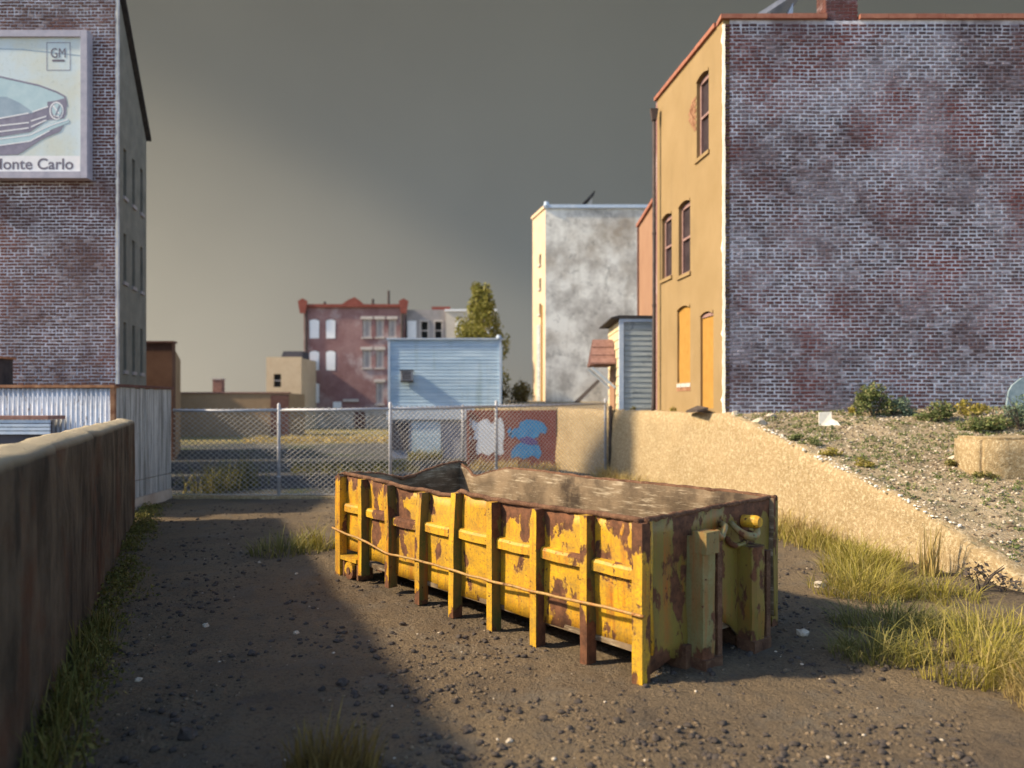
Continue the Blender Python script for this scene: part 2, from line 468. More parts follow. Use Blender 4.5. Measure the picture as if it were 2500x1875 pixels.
TOP = [(7.0, -.55), (8.6, -.08), (10.06, .41), (11.2, .80), (11.8, .95), (12.95, 1.21), (14.3, 1.55), (16.0, 1.95), (16.8, 2.08), (24, 2.10), (30, 2.2), (38, 2.44), (60, 2.5)]
def wallx(Y):
    if Y <= 24: return 8.24 - .215 * Y
    if Y <= 27: return lerp(3.08, 1.56, (Y - 24) / 3)
    return -1.45 if Y < 31.8 else -.35
def hz_(x, y):
    e = max(0, x - wallx(y))
    return interp(TOP, y) + min(.12, e * .02) * (1 if y < 17.5 else 0) + nz(x * .8, y * .8, 3) * .07 * min(1, e) + nz(x * 3, y * 3, 5) * .03 + nz(x * 9, y * 9, 8) * .014 - .03
hy = axis([(7.0, 17.4, .1), (17.4, 24, .6), (24, 27.0, .75), (27.0, 27.25, .25), (27.25, 31.7, 1.4), (31.7, 31.9, .2), (31.9, 52, 2.5)])
mb = MB()
nxh = 95
def hx(y, i):
    a = wallx(y) + .12
    s = i / (nxh - 1)
    return a + s * 9.5 if s < .8 else a + 7.6 + ((s - .8) / .2) ** 1.6 * 34
vs = []
for y in hy:
    x0 = wallx(y) + .12
    vs.append((x0, y, -.4))
    for i in range(nxh):
        x = hx(y, i)
        vs.append((x, y, hz_(x, y)))
n1 = nxh + 1
mb.add(vs, [(j * n1 + i, j * n1 + i + 1, (j + 1) * n1 + i + 1, (j + 1) * n1 + i) for j in range(len(hy) - 1) for i in range(n1 - 1)])
tag(mb.build('hill', M['hill'], smooth=True), kind='structure')

mb = MB()
def skyp(u, v):
    x = lerp(-150, 150, u); z = -3 + v * 75
    gx_ = max(-62.0, min(30.0, x))
    g = .1125 * gx_ + .002915 * gx_ * gx_ + (x - gx_) * (.1125 + .00583 * gx_)
    return Vector((x, 92 + g + .35 * z - .00775 * z * z, z))
mb.grid(skyp, 81, 41)
tag(mb.build('sky', M['sky'], smooth=True), kind='structure')

# ------------------------------------------------------------------ wall building kit
def holed(mb, P, u0, u1, z0, z1, th, holes, back=True):
    us = sorted({u0, u1, *[h[0] for h in holes], *[h[1] for h in holes]})
    zs = sorted({z0, z1, *[h[2] for h in holes], *[h[3] for h in holes]})
    for a, b in zip(us, us[1:]):
        for c, d in zip(zs, zs[1:]):
            mu, mz = (a + b) / 2, (c + d) / 2
            if any(h[0] < mu < h[1] and h[2] < mz < h[3] for h in holes): continue
            mb.quad(P(a, 0, c), P(b, 0, c), P(b, 0, d), P(a, 0, d))
            if back: mb.quad(P(a, -th, c), P(a, -th, d), P(b, -th, d), P(b, -th, c))
    for a, b, c, d in holes:
        mb.quad(P(a, 0, c), P(a, 0, d), P(a, -th, d), P(a, -th, c))
        mb.quad(P(b, 0, c), P(b, -th, c), P(b, -th, d), P(b, 0, d))
        mb.quad(P(a, 0, d), P(b, 0, d), P(b, -th, d), P(a, -th, d))
        mb.quad(P(a, 0, c), P(a, -th, c), P(b, -th, c), P(b, 0, c))
    for a, b, c, d in ((u0, u0, z0, z1), (u1, u1, z0, z1)):
        mb.quad(P(a, 0, c), P(a, 0, d), P(a, -th, d), P(a, -th, c))
    for c in (z0, z1):
        mb.quad(P(u0, 0, c), P(u1, 0, c), P(u1, -th, c), P(u0, -th, c))
    return mb

def brick_wall(root, wall, P, u0, u1, z0, z1, ch, bl, m, vis, seed, bd=.016, skip=None):
    """courses of single bricks in front of the mortar; 300 as objects, the rest in one part"""
    rg = random.Random(seed)
    gap = .021
    shapes = []
    for k in range(10):
        L_ = (bl - gap if k < 7 else bl * .5 - gap) * rg.uniform(.93, 1.03)
        H_ = (ch - gap) * rg.uniform(.88, 1.06)
        j = lambda s=.007: rg.uniform(-s, s)
        fr = [(.004 + abs(j()), bd + j(.003), .004 + abs(j())), (L_ - .004 - abs(j()), bd + j(.003), .004 + abs(j())),
              (L_ - .004 - abs(j()), bd + j(.003), H_ - .004 - abs(j())), (.004 + abs(j()), bd + j(.003), H_ - .004 - abs(j()))]
        ba = [(0, -.004, 0), (L_, -.004, 0), (L_, -.004, H_), (0, -.004, H_)]
        shapes.append(ba + fr)
    FA = [(4, 5, 6, 7), (0, 1, 5, 4), (1, 2, 6, 5), (2, 3, 7, 6), (3, 0, 4, 7), (3, 2, 1, 0)]
    O = P(0, 0, 0)
    meshes = []
    for sh in shapes:
        me = bpy.data.meshes.new('brick')
        me.from_pydata([tuple(P(*p) - O) for p in sh], [], FA)
        me.materials.append(m)
        meshes.append(me)
    rest = MB(); nobj = 0
    nc = int((z1 - z0) / ch)
    for c in range(nc):
        z = z0 + c * ch
        u = u0 + (.5 * bl if c % 2 else 0)
        header = (c % 6 == 3)
        if c % 2: row = [(u0, True)]
        else: row = []
        while u < u1 - bl * .45:
            if header or u + bl > u1 + .01:
                row.append((u, True)); u += bl * .5
            else:
                row.append((u, False)); u += bl
        for (uu, half) in row:
            if uu + (bl * .5 if half else bl) > u1 + .02: continue
            k = rg.randrange(7, 10) if half else rg.randrange(0, 7)
            uj = uu + rg.uniform(-.012, .012); zj = z + rg.uniform(-.006, .006) + .016 * nz(uu * .7, z * .35, seed) + .006 * nz(uu * 3, z * 3, seed)
            if skip and skip(uj, zj): continue
            pos = P(uj, rg.uniform(-.003, .004), zj)
            if nobj < 300 and vis(uj, zj) and not half:
                ob = bpy.data.objects.new('brick', meshes[k])
                COL.objects.link(ob)
                ob.parent = wall
                ob.location = pos - ORG[wall.name]
                nobj += 1
            else:
                rest.add([P(*p) - O + pos for p in shapes[k]], FA[:5])
    if rest.f:
        o = rest.build('brickwork', m, wall, recalc=False)
        tag(o, kind='stuff')

def arch_fill(mb, P, a, b, z, rise, th):
    """spandrels that turn a square opening head into a low arch"""
    n = 6
    arc = []
    for i in range(n + 1):
        q = i / n
        arc.append((lerp(a, b, q), z - rise + rise * math.sin(math.pi * (.12 + .76 * q)) * 1.0))
    arc = [(u, min(z, w)) for u, w in arc]
    for half in (arc[:n // 2 + 1], arc[n // 2:]):
        pts = [(half[0][0], z + .001), *[(u, w) for u, w in half], (half[-1][0], z + .001)]
        mb.prism([P(u, -.004, w) for u, w in pts], P(0, -th, 0) - P(0, 0, 0))
    return arc

# ------------------------------------------------------------------ right building (ochre side, purple brick front)
A = Vector((4.71, 17.0, 0)); B = Vector((4.10, 21.5, 0))
RB = thing('brick_building', (8.6, 19.2, 2.05), 'tall building on the hill with purple sooty brick front and ochre rendered side', 'building')
PF = frame((4.71, 17.0, 0), (1, 0, 0), (0, -1, 0))
roofz = dz(43, 17.0)
mb = MB(); mb.box(4.86, 14.0, 17.0, 17.25, 1.6, roofz)
wallR = mb.build('front_wall', M['mortar'], RB)
patch_c = (dx(2212, 17) + .02, dz(850, 17))
brick_wall(RB, wallR, PF, .03, 9.0, 1.85, roofz - .02, .0835, .188, M['brick_r'],
           lambda u, z: .2 < u < 6.6 and 2.15 < z < 2.95, 5)
# ochre side
ax = (B - A).normalized(); nxm = Vector((-ax.y, ax.x, 0)) * 1.0
if nxm.x > 0: nxm = -nxm
PS = frame(A, ax, nxm)
SL = (B - A).length
def sidet(xd):
    q = (xd * D - CX) / F
    return (A.x - A.y * q) / (-(B.x - A.x) + (B.y - A.y) * q) * SL
def sidez(u, yd):
    Y = A.y + (B.y - A.y) * u / SL
    return dz(yd, Y)
wins = []
for (xa, xb, ya, yb, kind) in ((1505, 1531, 158, 335, 's'), (1430, 1451, 462, 600, 's'), (1466, 1491, 434, 592, 's'), (1463, 1491, 660, 826, 'b'), (1513, 1541, 672, 882, 'd')):
    a, b = sorted((sidet(xa), sidet(xb)))
    m_ = (a + b) / 2
    wins.append((a, b, sidez(m_, yb), sidez(m_, ya), kind))
mb = MB()
holed(mb, PS, 0, SL, 1.6, roofz, .22, [w[:4] for w in wins])
arcs = []
for a, b, c, d, k in wins: arcs.append(arch_fill(mb, PS, a, b, d, .13, .20))
side = mb.build('side_wall', M['yellow_stucco'], RB)
for (a, b, c, d, k), arc in zip(wins, arcs):
    mb = MB()
    if k == 's':
        for (p, q, r, s) in ((a, a + .07, c, d), (b - .07, b, c, d), (a + .07, b - .07, c, c + .07), (a + .07, b - .07, d - .16, d - .05), (a + .07, b - .07, (c + d) / 2 - .03, (c + d) / 2 + .03)):
            mb.box(p, q, -.16, -.09, r, s, PS)
        w = mb.build('window', M['sash'], RB)
        m2 = MB(); m2.box(a + .01, b - .01, -.185, -.15, c + .01, (c + d) / 2, PS); m2.build('pane', M['glass'], w)
        m2 = MB(); m2.box(a + .01, b - .01, -.18, -.145, (c + d) / 2, d - .02, PS); m2.build('pane', M['glass'], w)
        m2 = MB(); m2.box(a - .06, b + .06, -.10, .045, c - .09, c - .003, PS); m2.build('sill', M['yellow_stucco'], w)
    elif k == 'b':
        mb.prism([PS(u, -.05, z) for u, z in ((a - .0, c), (b - .02, c - .02), (b + .0, c + .4), (b - .03, d - .5), (b, d - .06), ((a + b) / 2, d - .01), (a, d - .05))], PS(0, -.03, 0) - PS(0, 0, 0))
        w = mb.build('window_board', M['wood_board'], RB)
        for r in range(2):
            for q in range(3):
                bw = (b - a + .06) / 3
                m2 = MB(); m2.box(a - .03 + q * bw + .008, a - .03 + (q + 1) * bw - .008, -.02, .012, c - .12 - r * .1, c - .03 - r * .1, PS)
                m2.build('brick', M['rust_trim'] if r else M['lintel'], w)
    else:
        mb.prism([PS(u, -.06, z) for u, z in ((a, c), (b, c), (b, d - .13), ((a + b) / 2, d - .10), (a, d - .13))], PS(0, -.03, 0) - PS(0, 0, 0))
        w = mb.build('door_board', M['wood_board'], RB)
        m2 = MB(); m2.box(a + .02, b - .02, -.10, -.03, d - .13, d - .05, PS); m2.build('transom', M['sash'], w)
    # dark curved head moulding above the opening
    m2 = MB()
    for (u0, w0), (u1, w1) in zip(arc, arc[1:]):
        m2.prism([PS(u0, -.01, w0 - .01), PS(u1, -.01, w1 - .01), PS(u1, -.01, w1 + .05), PS(u0, -.01, w0 + .05)], PS(0, .032, 0) - PS(0, 0, 0))
    m2.build('arch_hood', M['yellow_stucco'], w)
    m2 = MB(); m2.box(a + .001, b - .001, -.24, -.222, c, d, PS); m2.build('backing', M['black'], w)
# exposed brick where the render fell off beside the top window
a, b, c, d, _ = wins[0]
rg = random.Random(3)
for r in range(11):
    for q in range(3):
        wd = .5 - abs(r - 6) * .07
        if q * .15 > wd: continue
        u0 = b + .02 + q * .15 + (.07 if r % 2 else 0)
        m2 = MB(); m2.box(u0, u0 + .13, -.01, .010 + rg.uniform(0, .006), c + .75 + r * .075, c + .75 + r * .075 + .062, PS)
        m2.build('brick', M['rust_trim'], side)
# white chipped plaster arris
mb = MB()
zz = 2.0; rg = random.Random(8); pz = []
while zz < roofz - .05:
    pz.append((zz, rg.uniform(.02, .055) if rg.random() > .06 else .12, rg.uniform(.01, .03))); zz += rg.uniform(.05, .16)
for (z0, w0, e0), (z1, w1, e1) in zip(pz, pz[1:]):
    mb.add([PS(w0, .003, z0), PS(w1, .003, z1), PS(-.012, .012, z1), PS(-.012, .012, z0), PF(e0 + .02, .03, z0), PF(e1 + .02, .03, z1)],
           [(0, 1, 2, 3), (3, 2, 5, 4)])
mb.build('corner_plaster', M['plaster_edge'], RB)
# other walls, roof, copings
mb = MB()
mb.prism([(4.70, 17.26, 0), (14, 17.26, 0), (14, 21.4, 0), (4.33, 21.4, 0)], (0, 0, .12))
mb.v = [(x, y, z + roofz - .35) for x, y, z in mb.v]
mb.build('roof', M['tar'], RB)
mb = MB(); mb.box(4.1, 14, 21.5, 21.7, 1.6, roofz); mb.box(13.78, 14.0, 17.26, 21.5, 1.6, roofz - .003); mb.build('rear_wall', M['brick_far'], RB)
ctop = dz(34, 17.0)
chx0, chx1 = dx(1785, 17) , dx(1855, 17) - .02
for (x0, x1) in ((4.64, chx0 - .01), (chx1 + .02, 14.05)):
    n = max(1, int((x1 - x0) / .62))
    for i in range(n):
        m2 = MB(); m2.box(lerp(x0, x1, i / n) + .004, lerp(x0, x1, (i + 1) / n) - .004, 16.92, 17.32, roofz + .003, ctop + .02 * rnd.random())
        m2.build('coping_tile', M['terracotta'], RB)
n = 7
for i in range(n):
    m2 = MB(); m2.box(lerp(.34, SL + .1, i / n) + .004, lerp(.34, SL + .1, (i + 1) / n) - .004, -.28, .07, roofz + .003, ctop + .015 * rnd.random(), PS)
    m2.build('coping_tile', M['terracotta'], RB)
# chimney with its own bricks
mb = MB(); mb.box(chx0 + .016, chx1 - .016, 17.016, 17.55, roofz - .1, roofz + 1.15)
chim = mb.build('chimney', M['mortar'], RB)
for c in range(15):
    z = roofz - .02 + c * .0765
    for q in range(4):
        wq = (chx1 - chx0) / 3.5
        u0 = chx0 + q * wq - (wq / 2 if c % 2 else 0)
        u1 = min(u0 + wq - .014, chx1); u0 = max(u0, chx0)
        if u1 - u0 < .04: continue
        m2 = MB(); m2.box(u0, u1, 17.0, 17.03, z, z + .062); m2.build('brick', M['brick_r'], chim)
    for q in range(3):
        m2 = MB(); m2.box(chx0 - .002, chx0 + .03, 17.04 + q * .17, 17.04 + q * .17 + .155, z, z + .062); m2.build('brick', M['brick_l'], chim)
m2 = MB(); m2.box(chx0 - .05, chx1 + .05, 16.95, 17.6, roofz + 1.15, roofz + 1.25); m2.build('chimney_cap', M['lintel'], chim)
# stair hatch on the roof: pale side, sloped lid
hx0, hx1 = dx(1668, 18.2), dx(1724, 18.2)
hz0 = roofz - .25
mb = MB(); mb.prism([(hx0 - .1, 18.2, hz0), (hx1 - .12, 18.2, hz0), (hx1 - .12, 18.2, dz(5, 18.2)), ], (0, .8, 0))
hat = mb.build('roof_hatch', M['blue_trim'], RB)
sl0 = Vector((dx(1640, 18.2), 18.12, dz(40, 18.2))); sl1 = Vector((dx(1745, 18.2), 18.12, dz(-28, 18.2)))
mb = MB(); mb.prism([sl0, sl1, sl1 + Vector((-.05, 0, .09)), sl0 + Vector((-.05, 0, .09))], (0, .96, 0)); mb.build('hatch_lid', M['galv'], hat)
# grey-blue rendered patch low on the brick front
mb = MB(); pts = []
for i in range(26):
    q = 2 * math.pi * i / 26
    r_ = 1 + .08 * nz(math.cos(q) * 2, math.sin(q) * 2, 3)
    pts.append((dx(2222, 16.95) + .5 * math.cos(q) * r_, 16.975, max(2.0, 2.28 + .62 * math.sin(q) * r_)))
mb.prism(pts, (0, -.05, 0)); mb.build('render_patch', simple('grey_blue_render', (.17, .24, .28), (.30, .38, .42), 9, .95, .6), RB)
# rain pipe with hopper head
px_, py_ = dx(1413, 21.2), 21.2
pz0, pz1 = 2.1, dz(236, 21.2)
DP = thing('drain_pipe', (px_, py_, 2.1), 'black iron rain pipe with hopper head at back corner of ochre wall', 'pipe')
mb = MB(); mb.tube([(px_ - .05, py_ - .05, 2.0), (px_ - .02, py_, 2.3), (px_, py_, 4.5), (px_, py_, pz1 - .3)], .048, 8); mb.build('pipe', M['pipe'], DP, True)
mb = MB(); mb.prism([(px_ - .06, py_ - .08, pz1 - .32), (px_ + .06, py_ - .08, pz1 - .32), (px_ + .11, py_ - .08, pz1), (px_ - .11, py_ - .08, pz1)], (0, .16, 0)); mb.build('hopper_head', M['pipe'], DP)
for z in (3.2, 5.0, 7.0):
    mb = MB(); mb.tube([(px_, py_, z), (px_, py_, z + .06)], .062, 8); mb.build('bracket', M['pipe'], DP)

# ------------------------------------------------------------------ salmon wall building behind
SB = thing('salmon_building', (5.6, 26, 2.1), 'narrow salmon rendered building squeezed between white and ochre buildings', 'building')
PSB = frame((4.53, 24.2, 0), (.02, 1, 0), (-1, .02, 0))
zt = dz(463, 25.8)
mb = MB(); u0, u1 = 1.35, 1.9
w0, w1 = dz(770, 25.8), dz(712, 25.8)
holed(mb, PSB, 0, 3.5, 1.7, zt, .2, [(u0, u1, w0, w1)]); mb.build('side_wall', M['salmon'], SB)
mb = MB(); mb.box(4.75, 8.5, 24.25, 27.6, 1.7, zt - .05); mb.build('front_wall', M['salmon'], SB)
mb = MB(); mb.box(u0, u1, -.1, -.05, w0, w1, PSB); mb.build('window_board', M['wood_board'], SB)
mb = MB(); mb.box(u0 - .08, u1 + .08, .003, .05, w1 + .003, w1 + .16, PSB); mb.build('lintel', M['dark_trim'], SB)
mb = MB(); mb.box(3.36, 3.52, -.05, .05, 1.8, zt - .05, PSB); mb.build('corner_trim', M['dark_trim'], SB)
mb = MB(); mb.box(-.05, 3.56, -.25, .08, zt + .003, zt + .12, PSB); mb.build('coping', M['terracotta'], SB)

# ------------------------------------------------------------------ clapboard lean-to with awning
LS = thing('clapboard_shed', (3.84, 24.6, 2.1), 'tall narrow grey clapboard lean-to with cream side and dark roof', 'shed')
sx0, sx1, sy0, sy1 = dx(1340, 23.5), dx(1412, 23.5), 23.5, 26.4
st = dz(690, 23.5)
mb = MB(); mb.box(sx0 + .03, sx1, sy0 + .03, sy1, 1.95, st); mb.build('frame_wall', M['dark_trim'], LS)
nb = 18
for i in range(nb):
    z = 2.0 + (st - 2.0) * i / nb; h = (st - 2.0) / nb
    m2 = MB(); j = rnd.uniform(-.006, .006)
    m2.prism([(sx0 + .10, sy0 + .02, z - .012), (sx0 + .10, sy0 - .012 + j * .5, z), (sx0 + .10, sy0 + .006, z + h), (sx0 + .10, sy0 + .02, z + h)], (sx1 - sx0 - .1, 0, 0))
    m2.build('clapboard', M['clap'], LS)
for i in range(10):
    z = 2.0 + (st - 2.0) * i / 10; h = (st - 2.0) / 10
    m2 = MB()
    m2.prism([(sx0 + .02, sy0 + .08, z - .01), (sx0 - .02, sy0 + .08, z), (sx0 + .008, sy0 + .08, z + h), (sx0 + .02, sy0 + .08, z + h)], (0, 2.8, 0))
    m2.build('side_board', M['cream_clap'], LS)
mb = MB(); mb.box(sx0 - .04, sx0 + .10, sy0 - .04, sy0 + .08, 2.0, st - .02); mb.build('corner_board', M['blue_trim'], LS)
mb = MB(); mb.box(sx0 - .03, sx1 + .02, sy0 - .05, sy0 - .035 + .03, st - .08, st + .02); mb.build('fascia', M['blue_trim'], LS)
mb = MB(); mb.prism([(sx0 - .30, sy0 - .08, st + .02), (sx1 + .03, sy0 - .08, st + .025), (sx1 + .03, sy0 - .08, st + .11), (sx0 - .05, sy0 - .08, st + .12), (sx0 - .30, sy0 - .08, st + .06)], (0, 3.2, 0)); mb.build('roof', M['tar'], LS)
AW = thing('door_awning', (3.0, 25.2, 3.6), 'small brown shingled awning on brackets on the lean-to side', 'awning')
ay0, ay1 = 24.3, 25.9
ex, ez, iz = dx(1268, 25.4), dz(789, 25), dz(735, 25)
ry = ay0 + .75
for i in range(3):
    p, q = i / 3, (i + 1) / 3
    m2 = MB()
    x0_, x1_ = lerp(ex, ex + .14, p), lerp(ex, ex + .14, q)
    ya, yb, za, zb = lerp(ay0, ry, p) - .03, lerp(ay0, ry, q), lerp(ez, iz, p), lerp(ez, iz, q)
    m2.add([(x0_, ya, za), (sx0 - .03, ya, za), (sx0 - .03, yb, zb), (x1_, yb, zb), (x0_, ya, za + .05), (sx0 - .03, ya, za + .05), (sx0 - .03, yb, zb + .03), (x1_, yb, zb + .03)],
           [(0, 1, 2, 3), (7, 6, 5, 4), (0, 4, 5, 1), (1, 5, 6, 2), (2, 6, 7, 3), (3, 7, 4, 0)])
    m2.build('shingle_course', M['shingle'], AW)
mb = MB(); mb.prism([(ex, ay0 + .05, ez - .03), (ex + .13, ry, iz - .02), (ex + .05, ay1, ez - .03)], (sx0 - .04 - ex - .1, 0, 0)); mb.build('soffit', M['dark_trim'], AW)
for yy in (ay0 + .14, ay1 - .12):
    mb = MB(); mb.tube([(ex + .08, yy, ez - .1), (sx0 - .025, yy, ez - .75)], .04, 6); mb.build('bracket', M['blue_trim'], AW)
mb = MB(); mb.box(sx0 - .05, sx0 - .031, ay0 + .2, ay1 - .2, 2.12, ez - .15)
DR = mb.build('side_door', M['salmon'], LS)

# ------------------------------------------------------------------ white stained building
WB = thing('white_building', (4.6, 40, 2.35), 'tall stained white rendered building with narrow cream side', 'building')
Yw = 38.0
wx0, wx1 = dx(1178, Yw), 8.6
wt = dz(450, Yw)
mb = MB(); mb.box(wx0, wx1, Yw, Yw + .3, 1.9, wt); mb.build('front_wall', M['white_render'], WB)
PW = frame((wx0, Yw, 0), (-.57, 2.35, 0), (-2.35, -.57, 0))
sl = 2.42
hl = []
for yd, hh in ((548, 22), (600, 22), (655, 20), (700, 40)):
    z = dz(yd, 38.8); hl.append((.75, 1.15, z - .55, z))
hl = [hl[0], hl[1], hl[2]]
mb = MB(); holed(mb, PW, 0.0, sl, 1.9, wt - .004, .25, hl); mb.build('side_wall', M['cream'], WB)
for a, b, c, d in hl:
    mb = MB(); mb.box(a, b, -.2, -.1, c, d, PW); w = mb.build('window', M['glass'], WB)
    mb = MB(); mb.box(a - .05, b + .05, .003, .1, c - .08, c - .005, PW); mb.build('sill', M['lintel'], w)
mb = MB(); mb.box(.9, 1.5, .003, .03, 2.4, dz(700, 38.8), PW); mb.build('door_panel', M['clap'], WB)
mb = MB(); mb.box(.5, .62, .003, .06, 2.3, dz(660, 38.6), PW); mb.build('side_pipe', M['wood_board'], WB)
bx, by = wx0 - .57, Yw + 2.35
mb = MB(); mb.prism([(wx0 + .05, Yw + .31, 0), (wx1, Yw + .31, 0), (wx1, Yw + 6, 0), (bx + .3, Yw + 6, 0), (bx + .3, by, 0)], (0, 0, .15)); mb.v = [(x, y, z + wt - .4) for x, y, z in mb.v]; mb.build('roof', M['tar'], WB)
mb = MB(); mb.box(wx0 - .08, wx1 + .05, Yw - .10, Yw + .4, wt + .003, wt + .17); mb.build('coping', M['blue_trim'], WB)
mb = MB(); mb.box(0.02, sl, -.3, .08, wt + .002, wt + .15, PW); mb.build('coping', M['cream'], WB)
mb = MB(); mb.tube([(wx0 + .05, Yw - .02, wt + .1), (wx0 + .05, Yw - .02, wt + .32)], [.16, .1], 10); mb.build('finial', M['blue_trim'], WB)
hx_ = dx(1268, Yw + 1)
mb = MB(); mb.prism([(hx_ - .35, Yw + 1, wt - .3), (hx_ + .25, Yw + 1, wt - .3), (hx_ + .25, Yw + 1, dz(425, Yw + 1))], (0, .6, 0)); hh = mb.build('roof_hatch', M['beige'], WB)
mb = MB(); mb.prism([(hx_ - .6, Yw + .9, wt + .02), (hx_ + .4, Yw + .9, dz(416, Yw + 1)), (hx_ + .4, Yw + .9, dz(412, Yw + 1)), (hx_ - .6, Yw + .9, wt + .12)], (0, .8, 0)); mb.build('hatch_lid', M['tar'], hh)
vx = dx(1345, Yw + 2)
mb = MB(); mb.tube([(vx, Yw + 2, wt - .3), (vx, Yw + 2, wt + .2), (vx, Yw + 2, wt + .22), (vx, Yw + 2, wt + .36)], [.1, .1, .3, .3], 10); mb.build('roof_vent', M['tar'], WB)
# leaning plank and dark debris at its base
LP = thing('fallen_plank', (dx(1275, 36), 36, 2.4), 'dark plank leaning against stained white wall', 'plank')
mb = MB(); p0 = Vector((dx(1240, 36.3), 36.3, 2.35)); p1 = Vector((dx(1290, 37.7), 37.8, dz(822, 37.7)))
mb.prism([p0, p0 + Vector((.25, 0, 0)), p1 + Vector((.2, 0, 0)), p1], (0, -.06, .03)); mb.build('plank', M['twig'], LP)

# ------------------------------------------------------------------ retaining wall
RW = MB()
path = []
yy = 8.2
while yy < 24.01: path.append((wallx(yy), yy)); yy += .16
for i in range(1, 16): path.append((lerp(3.08, 1.56, i / 15), lerp(24, 27, i / 15)))
prof = []
for i, (x, y) in enumerate(path):
    z1 = interp(TOP, y) + nz(y * 2.1, 3, 1) * .05 + nz(y * 7, 5, 1) * .025
    row = []
    p = Vector((x, y, 0))
    a = Vector(path[max(0, i - 1)]); b = Vector(path[min(len(path) - 1, i + 1)])
    t_ = (b - a).normalized(); nrm = Vector((-t_.y, t_.x, 0))
    if nrm.x > 0 or (nrm.x == 0): pass
    nrm = Vector((-abs(nrm.x), -abs(nrm.y), 0)) if y < 24 else Vector((-abs(nrm.x), -abs(nrm.y), 0))
    for k in range(13):
        z = lerp(-.25, max(z1, -.2), k / 12)
        bul = nz(x * 1.2, y * 1.2, z * 1.2) * .05 + nz(x * 5, y * 5, z * 5) * .018
        back = .10 * k / 12 + (.05 if k == 12 else 0)
        row.append(p + nrm * (bul - back + .06) + Vector((0, 0, z - (.02 if k == 12 else 0))))
    row.append(p - nrm * (.22 + .06 * nz(y * 3, 2)) + Vector((0, 0, max(z1, -.2) + .012)))
    row.append(p - nrm * .42 + Vector((0, 0, max(z1, -.2) - .12)))
    row.append(p - nrm * .42 + Vector((0, 0, -.25)))
    prof.append(row)
nr = len(prof[0])
RW.v = [tuple(q) for r in prof for q in r]
RW.f = [(i * nr + j, (i + 1) * nr + j, (i + 1) * nr + j + 1, i * nr + j + 1) for i in range(len(prof) - 1) for j in range(nr - 1)]
RW.f += [tuple(range(nr)), tuple((len(prof) - 1) * nr + k for k in range(nr - 1, -1, -1))]
o = RW.build('retaining_wall', M['retain'], smooth=True)
tag(o, 'long rough beige retaining wall sloping down the hill beside the grass', 'wall')

# ------------------------------------------------------------------ graffiti block wall
gy = 27.0
gx0, gx1 = dx(1008, gy), dx(1201, gy)
gt = dz(886, gy)
GW = thing('graffiti_wall', ((gx0 + gx1) / 2, gy, 0), 'rust red wall sprayed with white and blue graffiti behind the fence', 'wall')
mb = MB(); mb.box(gx0, gx1, gy, gy + .3, -.2, gt); gwall = mb.build('wall', M['red_paint'], GW)
for i in range(3):
    mb = MB(); x = lerp(gx0, gx1, [0.0, .97, .5][i]); mb.box(x - (.0 if i == 0 else .05), x + .1, gy - .05, gy - .003, -.1, gt - .02); 
    if i < 2: mb.build('post', M['red_paint'], GW)
def spray(pts, m, off, name):
    mb = MB(); mb.prism([(dx(x, gy), gy - off, dz(y, gy)) for x, y in pts], (0, .0025, 0)); mb.build(name, m, gwall)
spray([(1022, 906), (1030, 914), (1040, 908), (1052, 904), (1062, 916), (1072, 908), (1082, 902), (1088, 915), (1090, 940), (1086, 960), (1088, 978), (1080, 984), (1068, 976), (1055, 984), (1040, 978), (1030, 982), (1028, 965), (1032, 950), (1022, 948), (1026, 932), (1018, 920)], M['spray_white'], .004, 'graffiti_white')
spray([(1010, 905), (1018, 902), (1017, 915), (1013, 940), (1018, 944), (1014, 956), (1009, 950)], M['spray_white'], .004, 'graffiti_white')
spray([(1100, 938), (1110, 926), (1120, 924), (1124, 912), (1138, 906), (1160, 908), (1175, 914), (1182, 926), (1178, 938), (1168, 934), (1162, 944), (1146, 950), (1132, 944), (1122, 952), (1114, 942), (1106, 948)], M['spray_blue'], .004, 'graffiti_blue')
spray([(1104, 975), (1116, 960), (1128, 955), (1150, 960), (1164, 962), (1170, 978), (1164, 992), (1150, 984), (1132, 992), (1118, 986), (1104, 990)], M['spray_blue'], .004, 'graffiti_blue')
spray([(1120, 948), (1140, 942), (1158, 950), (1164, 958), (1148, 962), (1130, 958)], M['spray_violet'], .0072, 'graffiti_outline')
spray([(1096, 930), (1102, 922), (1106, 936), (1100, 944)], M['spray_blue'], .004, 'graffiti_blue')

# ------------------------------------------------------------------ pale blue building
Yb = 32.0
BB = thing('blue_building', (dx(960, Yb), Yb + 3, 0), 'pale blue boarded building with window air conditioner behind the fence', 'building')
bx0, bx1, bt = dx(838, Yb), dx(1083, Yb), dz(734, Yb)
band = dz(905, Yb)
mb = MB(); mb.box(bx0 + .02, bx1 - .02, Yb + .05, Yb + 5.5, band + .01, bt - .02); mb.build('core_wall', M['blue'], BB)
nb = 24
for i in range(nb):
    z = lerp(band, bt, i / nb); h = (bt - band) / nb
    m2 = MB(); j = rnd.uniform(-.008, .008)
    m2.prism([(bx0 + .08, Yb + .045, z), (bx0 + .08, Yb + .024 + j * .5, z + .004), (bx0 + .08, Yb + .036, z + h - .006), (bx0 + .08, Yb + .045, z + h - .006)], (bx1 - bx0 - .16, 0, 0))
    m2.build('board', M['blue'], BB)
for x in (bx0, bx1 - .09):
    mb = MB(); mb.box(x, x + .09, Yb - .03, Yb + .06, band, bt); mb.build('corner_board', M['blue_trim'], BB)
mb = MB(); mb.box(bx0 - .06, bx1 + .06, Yb - .06, Yb + .25, bt + .002, bt + .07); mb.build('coping', M['blue_trim'], BB)
